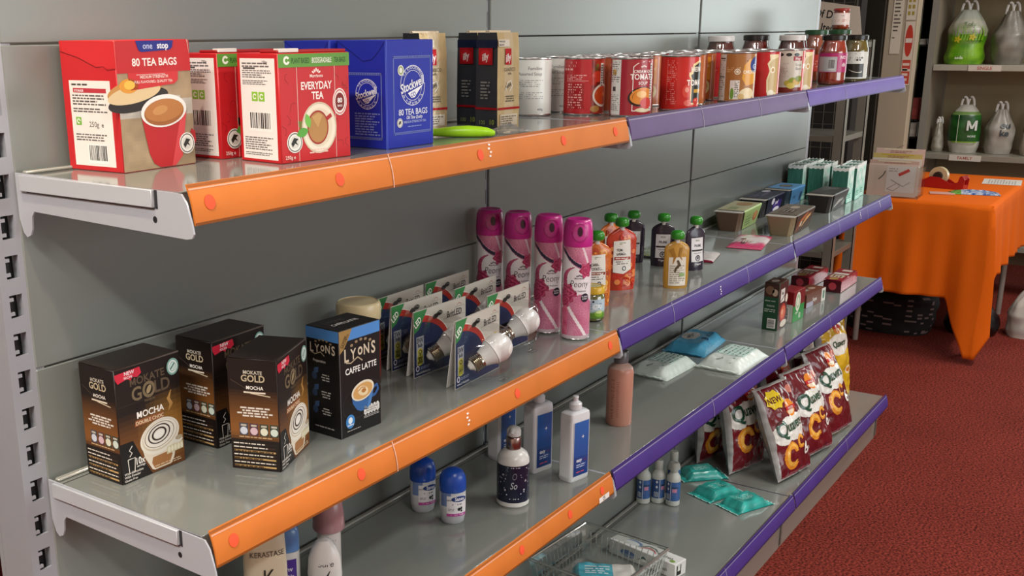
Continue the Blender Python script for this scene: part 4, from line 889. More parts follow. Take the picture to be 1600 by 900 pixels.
    bl = MB(); R = []
    for k, (q, zc, hy, hz) in enumerate([(.004, .034, .010, .026), (.014, .040, .034, .032), (.030, .050, .052, .040), (.050, .056, .062, .044), (.068, .056, .060, .042), (.082, .052, .046, .038), (.092, .048, .014, .032)]):
        R.append([(q, -.0006 - hy * min(1, max(0, sin(a)) * 1.5), zc - hz * cos(a) * (1.0)) for a in [i * pi / 10 for i in range(11)]])
    bl.rings(R, 'ffffff', False, False, close=False); bl.box(.072, -.046, .0005, .090, -.034, .004, 'ffffff', .001); bl.box(.076, -.042, .002, .080, -.036, .020, 'ffffff')
    bl.make('clear_blister', BLISTER, t, angle=50)
    return t
bp0 = bulb_pack(); bp0['label'] = 'light bulb pack standing closest to the orange rail, its round white bulb in full view'; bp0.location = (.571, -.2165, Z1); bp0.rotation_euler = (0, 0, radians(2.5))
for x, y, a, lb in [(.580, -.132, -3, 'light bulb pack directly behind the frontmost one'), (.588, -.082, -2, 'light bulb pack third back in the row nearest the latte carton'),
                    (.610, -.032, 0, 'light bulb pack touching the back panel, behind the cream-lidded tub'), (.733, -.170, 0, 'light bulb pack beside the pink aerosols with its bulb fully visible, near the rail'),
                    (.744, -.098, 1, 'light bulb pack in the middle of the row next to the pink aerosols'), (.752, -.032, 0, 'light bulb pack at the back panel behind the others, near the pink aerosols')]:
    o = dup(bp0, lb, (x, y, Z1), radians(a)); o.scale = (1, 1 if y in (-.132, -.170) else .72, 1)

# -- peony air fresheners
def aerosol():
    t = thing('air_freshener_can', '', 'aerosol can', (0, 0, 0), 0, 'pink peony air freshener cans'); r, hb, h = .0248, .166, .214
    nu, nv = 132, 120
    def peony(u, v, cu, cv, R_):
        q = hypot(u - cu, v - cv); a = atan2(v - cv, u - cu); w_ = R_ * (1 + .13 * sin(a * 6 + 1) + .08 * nz(a * 2, cu * 50, 2)); return q < w_, q / w_, a
    def fn(p, q):
        u, v = (p - .5) * 2 * pi * r, q * hb
        white = 'eae6ea'; c = white; gl = nz(u * 900, v * 900, 1)
        if v < .006: return C('c8b8be')
        pinkglit = mixc(mixc('c06a8c', 'e8a4bc', .5 + gl), 'b04a74', .3 + .5 * nz(u * 40, v * 40))
        # lower satin pink with white sweep
        top = .076 + .016 * sin((u + .02) * 60)
        if v < top - .012: 
            c = pinkglit if u > -.016 + .0 * v else mixc('c8406c', 'e07a98', .5 + nz(u * 90, v * 90, 3))
            s_ = v - (.062 - (u + .016) * 1.55)
            if abs(s_ + .004) < .0052: c = C('f0e6ea')
        # left crescent
        qd = hypot(u + .004, (v - .102)); q2 = hypot(u - .004, (v - .106))
        if qd < .0265 and q2 > .0235 and u < .0: c = mixc('a82a5c', 'c85a82', .5 + nz(u * 100, v * 100, 4))
        # top glitter field and navy swoosh
        sw = .152 - .020 * (1 - ((u - .026) / .046) ** 2) if u < .03 else .132
        cur = .128 + .55 * max(0, (-u + .018)) ** 1.15 * 6.5 * .20
        cur = .126 + (.018 - u) * .62 if u < .018 else .126
        bow = .0065 * sin(max(0, min(1, (u + .025) / .043)) * pi)
        cu_ = cur - bow
        if v > cu_ + .0065: c = pinkglit if not (abs(u - .018 + (v - .14) * .4) < .0022) else C('e8d4dc')
        elif v > cu_ - .0015: c = C('e0a8bc') if v > cu_ + .0052 else C('25243f')
        elif v > cu_ - .0030: c = C('c878a0')
        # peonies
        for cu2, cv2, R2 in ((.0165, .1225, .0125), (-.0185, .0815, .0165), (-.024, .070, .013)):
            ins, qq, a = peony(u, v, cu2, cv2, R2)
            if ins: c = mixc('8c1840', 'd85a86', .42 + .38 * sin(qq * 15 + 2.2 * sin(a * 3 + cu2 * 99)) + .25 * nz(u * 200, v * 200, 5))
        return C(c)
    mb = MB(); mb.sheet(lambda p, q: (r * sin((p - .5) * 2 * pi), -r * cos((p - .5) * 2 * pi), .0035 + q * hb), nu, nv, '000000', 0, fn)
    A = cyl_art(mb, r)
    A.text('Peony', .004, .0970, .0172, '1c1a2c', 2, shear=.16, bold=-.008, sx=.80); A.text('Morrisons', .004, .1110, .0042, '33313e', 2, bold=.02); A.text('Air freshener', .006, .0885, .0042, '77747e', 2)
    for k in range(5): A.ell(.004 + (k - 2) * .0022, .1160 + .002 * (1 - abs(k - 2) / 2), .0010, .0018, '55525e', 3, rot=-(k - 2) * 30, n=8)
    A.ell(.0150, .0775, .0078, .0078, '1e1d30', 3); A.text('FLORAL', .0150, .0785, .0036, 'f0ecf2', 4); A.text('BURST', .0150, .0745, .0036, 'f0ecf2', 4); A.rect(-.012, .0800, .0080, .0804, '4a3a52', 3)
    mb.make('can_body', COATED, t)
    mb = MB(); mb.lathe([(.0225, 0), (.0248, .0012), (.0252, .0026), (.0244, .0040)], 'cfcfcf', 48); mb.make('base_rim', STEEL, t)
    mb = MB(); cap = [(.0250, hb + .001), (.0256, hb + .003), (.0256, hb + .020), (.0250, hb + .030), (.0238, hb + .040), (.0222, hb + .045), (.0195, hb + .0475), (.014, hb + .0455), (.001, hb + .0445)]
    mb.lathe(cap, 'c42c8c', 56, cap0=True)
    mb.make('cap', PLASTIC, t)
    m2 = MB(); rr = .0262     # front recess of the cap with the spray opening
    def Pc(u, v, l): 
        rz = .0258 - max(0, (v - hb - .020)) * .10 + l; return (rz * sin(u / .0248), -rz * cos(u / .0248), v)
    B = Art(m2, Pc, .003); B.ell(.002, hb + .0260, .0140, .0165, 'a51d70', 1, hole=.86); B.ell(.002, hb + .0260, .0118, .0140, 'c03a8c', 1); B.ell(.0025, hb + .0285, .0042, .0078, '3a0a2a', 3); B.ell(.0025, hb + .0285, .0052, .0088, '8a1860', 2)
    m2.make('spray_opening', PLASTIC, t)
    return t
ae = aerosol(); ae['label'] = 'pink peony aerosol standing nearest the orange rail, last of the row of four'
ae.location = (.937, -.227, Z1); ae.rotation_euler = (0, 0, turned(.937, -.227, 2))
for x, y, o_, lb in [(.946, -.164, 6, 'pink peony aerosol second from the orange rail'), (.945, -.101, 14, 'pink peony aerosol third from the rail, between two others'), (.946, -.040, 8, 'pink peony aerosol standing against the back panel')]:
    dup(ae, lb, (x, y, Z1), turned(x, y, o_))

# -- small jar of green baby food with yellow lid
t = thing('baby_food_jar', 'small jar with a yellow lid and pale blue and green label beside the last aerosol', 'jar', (1.062, -.196, Z1), turned(1.06, -.2, 10)); r = .0225
mb = MB(); mb.lathe([(r * .8, .001), (r * .95, .004), (r * .96, .048), (r * .78, .054)], '8c8a3a', 40); mb.make('contents', JL, t)
mb = MB(); mb.lathe([(r * .82, 0), (r, .004), (r, .048), (r * .82, .0545)], 'ffffff', 40, cap1=False); mb.make('glass', GLASS, t)
mb = MB(); A = cyl_art(mb, r + .0003); A.rect(-.05, .008, .05, .044, lambda u, v: mixc('5f8f2a', 'bfd4e0', (v - .018) * 200 + 1.5 * nz(u * 60, 1, 1)), 1, 50, 14); A.ell(.006, .030, .010, .006, 'e4eef2', 3); A.ell(.010, .017, .009, .006, '86b83c', 4); A.ell(.010, .020, .007, .003, 'd4e49c', 5); A.micro(-.006, .024, .016, .038, 3, '7a9cb4', 4); A.ell(-.002, .040, .002, .002, '1f2a3a', 4); mb.make('label', COATED, t)
mb = MB(); mb.lathe([(.0215, .053), (.0228, .054), (.0228, .064), (.0215, .0665), (.018, .067), (.017, .0655), (.001, .0660)], 'd7b02c', 48); mb.lathe([(.0005, .0662), (.0158, .0664)], 'b5b06a', 40, cap0=False); mb.make('lid', PLASTIC, t)

# -- baby food pouches
GREEN = '2c8a24'
def pouch(label, loc, rz, base, front, W=.062, T=.032, hb=.122, cap=True, group='baby food pouches', sheen=FILM):
    t = thing('food_pouch', label, 'pouch', loc, rz, group)
    def prof(v):
        q = v / hb; ww = W * (1 if q < .80 else 1 - .78 * ((q - .80) / .20) ** 2.4); ww *= (.94 + .06 * min(1, q * 6))
        tt = T * (.92 if q < .06 else .92 - .62 * ((q - .06) / .94) ** .9); return ww / 2, max(tt / 2, .0035)
    def P(u, v, l):
        a, b = prof(min(max(v, 0), hb)); k = max(0.0, 1 - (u / a) ** 2) if abs(u) < a else 0; return (u, -(b * k ** .6) - l * 3.0 - .0004 + .0009 * nz(u * 70, v * 60, W), v)
    mb = MB(); n = 32; R = []
    for i in range(25):
        v = hb * i / 24; a, b = prof(v); ring = []
        for j in range(n):
            g_ = 2 * pi * j / n - pi / 2; u = a * cos(g_); s_ = -1 if sin(g_) < 0 else 1; k = max(0, 1 - (u / a) ** 2)
            ring.append((u, s_ * b * k ** .6 + .0009 * nz(u * 70, v * 60, W), v))
        R.append(ring)
    mb.rings(R, base); A = Art(mb, P, .005)
    front(A, W, hb); mb.make('pouch_body', sheen, t, angle=60)
    if cap:
        mb = MB(); mb.lathe([(.0058, hb - .004), (.0058, hb + .010)], 'e8e6e0', 20); mb.make('spout', PLASTIC, t)
        mb = MB(); m_ = []
        for j in range(1): pass
        mb.lathe([(.0098, hb + .0035), (.0132, hb + .0052), (.0146, hb + .0100), (.0142, hb + .0165), (.0118, hb + .0205), (.0068, hb + .0225), (.001, hb + .0228)], GREEN, 40); mb.make('cap', PLASTIC, t)
    return t
def clipf(f, W, hb):
    def ins(u, v):
        q = v / hb; ww = W * (1 if q < .70 else 1 - .80 * ((q - .70) / .30) ** 1.35) * .96; return abs(u) < ww / 2
    return ins
def p_tomato(c1, c2, c3, title, bandc, seed):
    def front(A, W, hb):
        rr = random.Random(seed)
        for k in range(44):
            u = rr.uniform(-W * .44, W * .44); v = rr.uniform(.004, hb * .9)
            if v > hb * .68 and abs(u) > W * .46 * (1 - (v / hb - .68) / .32): continue
            q = rr.uniform(.004, .009); A.ell(u * .9, v, q, q * .9, rr.choice((c1, c2, c3)), 1 + k % 3, n=16, nr=1)
            if k % 3 == 0: A.ell(u * .9, v, q * .7, q * .62, rr.choice((c2, c3)), 4, n=14, nr=1, hole=.6)
        A.poly([(-W * .32, hb * .30), (-W * .30, hb * .80), (W * .24, hb * .82), (W * .27, hb * .34), (0, hb * .27)], 'eeeae2', 5)
        A.text(title[0], -.002, hb * .640, .0075, '2c2a28', 6, bold=.03, sx=.75); A.text(title[1], -.002, hb * .575, .0075, '2c2a28', 6, bold=.03, sx=.75); A.micro(-.008, hb * .74, .006, hb * .78, 2, '6a8a4a', 6, al='c')
        A.rect(-W * .28, hb * .50, W * .24, hb * .545, bandc, 6); A.micro(-W * .25, hb * .508, W * .20, hb * .538, 1, 'f4e6dc', 7); A.micro(-W * .25, hb * .42, W * .20, hb * .485, 2, '5c5a56', 6, al='c', fill=.4); A.ell(.002, hb * .36, .0045, .0050, '3a4a5c', 6, hole=.6, n=16)
    return front
def p_prune(A, W, hb):
    A.rect(-W * .30, hb * .20, W * .30, hb * .74, 'e4e2e4', 1); A.micro(-.006, hb * .66, .006, hb * .70, 2, '7a8a6a', 2, al='c'); A.text('PRUNE', 0, hb * .54, .0075, '2a2630', 2, bold=.03, sx=.8); A.rect(-W * .28, hb * .44, W * .28, hb * .475, '1c1a22', 2); A.micro(-W * .2, hb * .38, W * .2, hb * .41, 1, '8a8890', 2, al='c')
    A.ell(0, hb * .28, .0065, .0070, '1c1a22', 2, hole=.68, n=20); A.ell(0, hb * .285, .0028, .0034, '5a5862', 2, n=12); A.text('Organic', 0, hb * .13, .0055, 'e4e2e4', 2)
def p_gold(A, W, hb):
    A.rect(-W * .34, .006, W * .34, hb * .66, 'd9d2c4', 1); A.micro(-W * .3, hb * .10, W * .3, hb * .50, 9, '9a968c', 2, fill=.5); A.stroke([(0, hb * .6), (.004, hb * .5), (-.004, hb * .42), (-.006, hb * .34)], [.004, .007, .005, .003], '4a3a24', 3); A.rect(.004, hb * .26, .016, hb * .33, '8aa86a', 3); A.stroke([(-.014, hb * .84), (-.006, hb * .66), (-.010, hb * .52)], [.010, .006, .001], '9a6a1e', 2); A.stroke([(.008, hb * .86), (.004, hb * .70), (.010, hb * .60)], [.006, .004, .001], '9a6a1e', 2)
pt = pouch('tomato red pouch with a cream label and green cap, in front of the dark one', (1.322, -.128, Z1), radians(-40), 'c0391f', p_tomato('d9532e', 'c22a18', 'e8894a', ('TOMATO', 'LASAGNE'), 'a8301e', 3), W=.068, hb=.130)
pc = pouch('orange carrot pouch with a cream label, directly behind the yellow-lidded jar', (1.165, -.150, Z1), radians(-42), 'cf6a22', p_tomato('e8953a', 'b8461e', 'f0b45a', ('CARROTS', 'POTATOES'), '8a3a1e', 8), W=.062, hb=.128)
dup(pc, 'orange pouch whose green cap shows just beside the tomato pouch cap', (1.372, -.078, Z1), radians(-30))
dup(pc, 'orange pouch at the back, showing behind the pink aerosol next to the rail', (1.275, -.055, Z1), radians(-40))
pp = pouch('dark purple prune pouch behind the tomato pouch, close to the back panel', (1.592, -.030, Z1), radians(-62), '2c2434', p_prune, W=.054, hb=.100)
dup(pp, 'dark purple prune pouch standing behind the gold one', (1.592, -.105, Z1), radians(-66)); dup(pp, 'dark purple prune pouch nearest the purple rail, its white label facing out', (1.592, -.182, Z1), radians(-28))
pouch('gold-brown pouch turned to show the printed back, nearest the purple rail', (1.402, -.218, Z1), radians(-50), 'b98a34', p_gold, W=.054, hb=.100)

# -- flat sachets lying down
def sachet(name, label, loc, rz, L_, W_, base, front, H=.012, group=None, m=FILM, seed=1, crimp='c8c8c8', H2=None):
    t = thing(name, label, 'packet', loc, rz, group)
    def hz(u, v):
        a, b = min(1, max(0, u / L_)), min(1, max(0, v / W_)); e = min(a, 1 - a, .16) / .16; f = min(b, 1 - b, .22) / .22
        return .0012 + H * (sin(pi / 2 * e) ** .8) * (sin(pi / 2 * f) ** .6) * (1 + .35 * nz(u * 30, v * 30, seed)) + .0012 * abs(nz(u * 80, v * 80, seed))
    mb = MB()
    wob = lambda u, v: (.002 * nz(v * 60, seed, 0) if u < .01 or u > L_ - .01 else 0)
    mb.sheet(lambda a, b: (a * L_ - L_ / 2 + wob(a * L_, b * W_), b * W_ - W_ / 2, hz(a * L_, b * W_)), 36, 26, '0', 0, lambda a, b: C(crimp) if a < .05 or a > .95 else (C(base(a, b)) if callable(base) else C(base)))
    mb.sheet(lambda a, b: (a * L_ - L_ / 2 + wob(a * L_, b * W_), b * W_ - W_ / 2, .0004), 1, 1, base if isinstance(base, str) else crimp, flip=True)
    A = Art(mb, lambda u, v, l: (u - L_ / 2, v - W_ / 2, hz(u, v) + l + .0003), .006); front(A, L_, W_); mb.make('packet', m, t, angle=35); return t
sachet('baby_wipe_sachet', 'small pink and white sachet lying flat on the shelf near the purple rail', (1.975, -.178, Z1), radians(10), .190, .085, lambda a, b: mixc('d84a78', 'e9dfe0', (a - .25 + .2 * nz(a * 4, b * 4, 1)) * 6) if a < .5 else mixc('e9dfe0', 'd84a78', (a - .72 + .2 * nz(a * 4, b * 4, 1)) * 6),
       lambda A, L_, W_: (A.rect(.050, .030, .085, .066, 'd8c0c0', 1), A.micro(.05, .034, .084, .060, 4, '9a4a5c', 2), A.ell(.10, .06, .008, .008, '7a2a3c', 1), A.ell(.036, .05, .008, .006, '3c3236', 1)), H=.0060, crimp='d0607f')
sachet('fruit_sachet', 'white and dark red sachet lying behind the right-hand prune pouch', (1.730, -.145, Z1), radians(12), .120, .075, lambda a, b: mixc('d8d2d0', '7a1c34', (b - .45 + .3 * nz(a * 5, b * 5, 2)) * 5), lambda A, L_, W_: (A.ell(.05, .045, .010, .007, '2c2a2c', 1), A.micro(.03, .02, .08, .035, 2, 'e8d8d8', 1)), H=.006, crimp='7a2038', seed=3)
sachet('herb_sachet', 'pale green patterned sachet lying near the back panel behind the dark pouches', (1.700, -.030, Z1), radians(4), .110, .060, lambda a, b: mixc('a8ac84', '6f7a52', .5 + nz(a * 22, b * 14, 3)), lambda A, L_, W_: A.micro(.02, .012, .09, .05, 5, '5c6648', 1), H=.006, crimp='2a2a2c', seed=5)

# -- dessert twin pots in card sleeves
def dessert(name, label, loc, rz, sleeve, pot, L_=.215, wt=.076, wb=.054, h=.056, art=None, top2=None, lidc='b8b2a8'):
    t = thing(name, label, 'dessert pack', loc, rz, 'twin dessert pot packs')
    for k in range(2):
        mb = MB(); x0 = -L_ / 2 + k * L_ / 2 + .002; x1 = x0 + L_ / 2 - .005; R = []
        for z, w_, ins in ((0, wb, .013), (.003, wb * 1.02, .0115), (h - .010, wt * .93, .003), (h - .004, wt * .96, .0)):
            c_ = .007; a, b = x0 + ins, x1 - ins; y = w_ / 2
            R.append([(a + c_, -y, z), (b - c_, -y, z), (b, -y + c_, z), (b, y - c_, z), (b - c_, y, z), (a + c_, y, z), (a, y - c_, z), (a, -y + c_, z)])
        mb.rings(R, pot, fn=lambda i, j: scl(pot, 1.25) if j % 2 else C(pot)); a, b = x0 - .0005, x1 + .0005
        mb.box(a, -wt / 2, h - .004, b, wt / 2, h - .002, lidc, .0006); mb.make('pot', PLASTIC, t, angle=20)
    mb = MB(); x0, x1 = -L_ / 2 + L_ * .14, L_ / 2 - L_ * .02; n = 8
    cr = [(-wb / 2 - .0015, .001), (-wt / 2 - .0010, h - .004), (-wt / 2 + .001, h - .0005), (wt / 2 - .001, h - .0005), (wt / 2 + .0010, h - .004), (wb / 2 + .0015, .001)]
    e0 = lambda y, z: x0 + .018 * (1 - z / h)
    vs = [(e0(y, z) if s_ == 0 else x1 - .016 * (1 - z / h), y, z) for s_ in (0, 1) for y, z in cr]
    mb.add(vs, [(i, i + 6, i + 7, i + 1) for i in range(5)], [C(sleeve), C(sleeve), C(top2 or sleeve), C(sleeve), C(sleeve)])
    F = Art(mb, lambda u, v, l: (x0 + .01 + u, -(wb / 2 + .0015 + (wt - wb) / 2 * v / h) - l, v)); T = Art(mb, lambda u, v, l: (x0 + u, v - wt / 2, h - .0003 + l))
    if art: art(F, T, x1 - x0, wt, h)
    mb.make('card_sleeve', CARD, t, smooth=False)
    return t
def d_lime(F, T, L_, wt, h):
    F.ell(L_ * .66, h * .52, .022, .017, 'b8663a', 1); F.ell(L_ * .66, h * .54, .016, .011, 'd99a5a', 2); F.text('Custard', L_ * .26, h * .62, .015, '4a7a3c', 1); F.micro(.02, .008, L_ * .45, .030, 3, '6a8a4a', 1); T.ell(L_ * .72, .035, .030, .022, 'a8804a', 1); T.micro(.02, .03, L_ * .42, .055, 3, '6a8a4a', 1)
def d_brown(F, T, L_, wt, h):
    F.rect(.0, .004, L_ * .30, h * .85, '5a2a18', 1); F.stroke([(.020, .010), (.040, .030), (.070, .038), (.110, .048)], [.004, .012, .014, .006], 'b8663a', 2); F.stroke([(.060, .014), (.100, .032), (.140, .040)], [.003, .012, .008], 'e0a86a', 3); F.ell(.05, .024, .010, .006, 'd8c8b4', 3, rot=30)
    T.ell(L_ * .35, .040, .030, .014, '8a8278', 1); T.micro(.02, .02, .12, .06, 4, '4a4036', 1); T.ell(L_ * .7, .04, .022, .012, 'a89c8c', 1)
def d_purple(F, T, L_, wt, h):
    F.rect(.06, .002, .14, h - .003, '3a1e7a', 1); F.text('pud', .09, .028, .018, 'ede8f4', 2, bold=.03, shear=.2); F.ell(.10, .012, .030, .007, 'e4e0ea', 2); F.ell(.05, .040, .014, .010, 'd8d4e0', 2); T.text('Chocolate', .09, .030, .020, '8a86a8', 1); T.ell(.15, .05, .022, .012, 'c8c6d0', 1); T.ell(.05, .045, .02, .01, '4c4a68', 1)
def d_blue(F, T, L_, wt, h):
    F.ell(L_ * .72, h * .45, .012, .018, '3a5a7c', 1); F.text('rice', .035, .022, .016, '2c5c94', 1, bold=.02); T.ell(L_ * .52, .040, .026, .020, '5c5a50', 1); T.ell(L_ * .52, .040, .021, .015, '8a8674', 2)
def d_grey(F, T, L_, wt, h):
    F.stroke([(.02, .014), (.06, .026), (.11, .030)], [.006, .012, .004], 'b8b6b2', 1); F.micro(.02, .034, .11, .048, 2, '9a9896', 1); F.ell(.12, .016, .016, .008, '8a8886', 2); T.ell(.06, .04, .022, .014, '2a2826', 1); T.ell(.13, .035, .022, .016, '605c58', 1)
def dpos(F, ang, L_=.215, wb=.054): return at_corner(F, ang, L_, wb)
for nm, F_, ang, sl, pot, ar, L_, top2, lb in [
    ('dessert_pack', (2.089, -.100), 4, 'a9c478', '6a5444', d_lime, .205, 'b4b08a', 'twin dessert pots in a lime green card sleeve'),
    ('dessert_pack', (2.094, -.238), 3, '4a3224', '8a7a5e', d_brown, .225, '6a6054', 'twin dessert pots in a brown sleeve, closest to the purple rail'),
    ('dessert_pack', (2.340, -.078), 2, '14132e', '15131c', d_purple, .205, '2c2c40', 'twin dessert pots in a dark purple sleeve behind the brown one'),
    ('dessert_pack', (2.575, -.073), 0, '5f9ad0', '3a4a58', d_blue, .160, '6ea6d8', 'twin dessert pots in a light blue sleeve with a round window'),
    ('dessert_pack', (2.527, -.212), 1, '4c4b4a', '2c2826', d_grey, .200, '3c3b3a', 'twin dessert pots in a dark grey sleeve in front of the teal cartons')]:
    x, y = dpos(F_, ang, L_); dessert(nm, lb, (x, y, Z1), radians(ang), sl, pot, L_, art=ar, top2=top2)

# -- teal sachet cartons in ranks at the end of the shelf
def teal():
    w, d, h = .068, .047, .111; t = thing('teal_carton', '', 'carton', (0, 0, 0), 0, 'teal cartons with torn white tops')
    mb = MB(); mb.box(-w / 2, -d / 2, 0, w / 2, d / 2, h - .004, '2f6a5c', .0008); F, L, R, T = faces(mb, w, d, h)
    def tq(u, v): return mixc('9adcc8', 'e6f4ee', .5 + .9 * nz(u * 50, v * 50, 2) + (v - .06) * 8)
    F.rect(.001, .001, w - .001, h - .004, tq, 1, 14, 20); F.stroke([(.02, .09), (.024, .082), (.020, .076)], .002, '2a3a34', 2); F.stroke([(.014, .05), (.024, .062), (.030, .055)], .002, '3a8a74', 2); F.micro(.01, .012, .05, .03, 3, '4a9a84', 2)
    L.rect(.001, .001, d - .001, h - .012, lambda u, v: mixc('2c6656', '3f7c6c', .5 + nz(u * 300, v * 20, 3)), 1, 20, 6); R.rect(.001, .001, d - .001, h - .012, '2f6a5c', 1)
    mb.make('carton', CARD, t, smooth=False)
    mb = MB()
    for s_, (ax, n) in enumerate((('x', 12), ('y', 16))):
        for sg in (-1, 1):
            L0 = d if ax == 'x' else w; P = []
            for i in range(n + 1):
                q = -L0 / 2 + L0 * i / n; top = h - .001 + .0026 * sin(i * 2.1 + s_ * 2 + sg)
                P.append((q, top))
            for i in range(n):
                (q0, a), (q1, b) = P[i], P[i + 1]; k = sg * ((w if ax == 'x' else d) / 2 + .0004); kk = sg * ((w if ax == 'x' else d) / 2 - .0012)
                f = (lambda q, z, kk_: (kk_, q, z)) if ax == 'x' else (lambda q, z, kk_: (q, kk_, z))
                z0 = h - .0115 + (.0016 * sin(i * 1.7)); z1 = h - .0115 + (.0016 * sin((i + 1) * 1.7))
                mb.add([f(q0, z0, k), f(q1, z1, k), f(q1, b, k), f(q0, a, k), f(q0, a, kk), f(q1, b, kk), f(q1, h - .005, kk), f(q0, h - .005, kk)], [(0, 1, 2, 3), (3, 2, 5, 4), (4, 5, 6, 7)], 'eef3ef')
    mb.make('torn_top', CARD, t, smooth=False)
    return t
tc0 = teal(); tc0['label'] = 'teal carton with torn white top, front of the rank closest to the purple rail'; tc0.location = (2.795, -.180, Z1)
for x, y, a, lb in [(2.880, -.182, 2, 'teal carton with torn white top, second in the rank along the purple rail'), (2.822, -.098, -1, 'teal carton at the front of the middle rank, behind the grey dessert pack'), (2.900, -.100, 2, 'teal carton second in the middle rank'),
                    (2.790, -.042, 1, 'front teal carton of the rank by the back panel, behind the blue dessert pack'), (2.868, -.042, -1, 'teal carton second in the rank by the back panel'), (2.945, -.042, 0, 'teal carton last in the rank by the back panel'),
                    (2.9555, -.175, 0, 'teal carton at the very end of the shelf, by the purple rail')]:
    dup(tc0, lb, (x, y, Z1), radians(a))
# ================================================================ THIRD SHELF
Z2 = ZS[2]
# -- white lotion bottles with a blue panel
def squircle(mb, prof, col, n=40, e=.45, fn=None, cap0=True, cap1=True):
    R = []
    for a, b, z in prof:
        ring = []
        for j in range(n):
            g_ = 2 * pi * j / n - pi / 2; ca, sa = cos(g_), sin(g_); ring.append((a * math.copysign(abs(ca) ** e, ca), b * math.copysign(abs(sa) ** e, sa), z))
        R.append(ring)
    mb.rings(R, col, cap0, cap1, fn=fn)
def easy_bottle():
    t = thing('lens_solution_bottle', '', 'bottle', (0, 0, 0), 0, 'white bottles with a blue panel'); a, b, h = .026, .0165, .135
    mb = MB(); squircle(mb, [(a * .93, b * .9, 0), (a, b, .003), (a, b, h - .010), (a * .96, b * .94, h - .004), (a * .80, b * .70, h - .0005), (.010, .010, h)], 'dfe2e6', 48, .32); squircle(mb, [(.0095, .0095, h - .001), (.0095, .0095, h + .004)], 'dfe2e6', 24, 1)
    A = Art(mb, lambda u, v, l: (u, -b - l - .0002, v), None)
    A.rect(-.0205, .010, .0205, h - .018, 'cdd3dc', 1); A.rect(-.0195, .011, .0195, h - .019, lambda u, v: mixc(mixc('1d3f86', '2f66b4', v / h * 1.2), '182a62', .35 - u * 8 if v < .05 else 0), 2, 4, 14)
    for s_, q in ((0, .004), (90, .004), (45, .002), (135, .002)): A.ell(.004, .086, q, .0006, 'f4f8fc', 3, rot=s_, n=8)
    A.text('easy', -.012, .038, .0105, 'f0f4fa', 3, bold=.03, al='l', sx=.8); A.text('sept', .006, .038, .0085, '5a3a7a', 3, al='l', sx=.8); A.micro(-.012, .026, .014, .034, 2, 'b4c4e4', 3); A.micro(-.012, .016, .010, .020, 1, 'c4506a', 3)
    A2 = Art(mb, lambda u, v, l: (-a - l - .0002, -u, v), None); A2.rect(-.011, .008, .011, h - .016, 'e6e8ec', 1)
    mb.make('bottle_body', PLASTIC, t)
    mb = MB(); mb.lathe([(.0115, h + .002), (.0118, h + .012), (.0095, h + .0145), (.0050, h + .0165), (.0048, h + .022), (.0058, h + .0235), (.0052, h + .026), (.001, h + .0265)], 'e6e8ec', 24); mb.make('cap', PLASTIC, t); return t
e0 = easy_bottle(); e0['label'] = 'white bottle with a blue panel standing beside the orange and purple rail join'; e0.location = (.950, -.226, Z2); e0.rotation_euler = (0, 0, radians(-14))
dup(e0, 'white bottle with a blue panel just behind the one by the rail join', (.948, -.150, Z2), radians(-14)); dup(e0, 'white bottle with a blue panel mostly hidden behind the pump bottle', (.962, -.062, Z2), radians(-12))
# -- pump bottle
t = thing('hand_wash_bottle', 'pump bottle with a starry navy label and a rose metal collar', 'bottle', (.792, -.190, Z2), turned(.79, -.19, 4)); r = .0285
mb = MB(); mb.lathe([(r * .9, 0), (r, .003), (r, .076), (r * .97, .086), (r * .84, .095), (r * .55, .1015), (.0125, .103), (.0125, .108)], 'dcdcd8', 56); A = cyl_art(mb, r)
A.rect(-.075, .0105, .075, .079, '141a33', 1); rr = random.Random(3)
for k in range(46):
    u = rr.uniform(-.034, .034); v = rr.uniform(.022, .074)
    if abs(u) < .011: continue
    q = rr.choice((.0005, .0007, .0011)); A.ell(u, v, q, q, 'd4d6e0', 2, n=8, nr=1)
for u, v in ((-.020, .062), (.022, .050), (-.016, .034), (.019, .034)):
    for s_ in (0, 90): A.ell(u, v, .0026, .0005, 'e8e8ee', 2, rot=s_, n=8, nr=1)
A.text('O', .000, .054, .018, '8c8f9c', 3, shear=.25, bold=-.01, sx=.6); A.text('So', -.001, .037, .018, 'c4c6d0', 3, shear=.25, bold=.0, sx=.7); A.micro(-.012, .0745, .012, .0775, 1, 'b4b6c2', 2); A.micro(-.008, .0165, .010, .0195, 1, 'd8dae0', 2)
mb.make('bottle_body', PLASTIC, t)
mb = MB(); mb.lathe([(.0128, .103), (.0132, .104), (.0132, .124), (.0125, .125)], 'a8908c', 32); mb.make('metal_collar', STEEL, t)
mb = MB(); mb.lathe([(.0085, .125), (.0125, .127), (.0128, .136), (.0100, .141), (.0060, .143), (.001, .1435)], 'c4c4c2', 28); mb.tube([(0, 0, .137), (-.004, -.010, .138), (-.006, -.018, .134)], [.006, .005, .0035], 'c4c4c2', 12); mb.make('pump_head', SOFT, t)
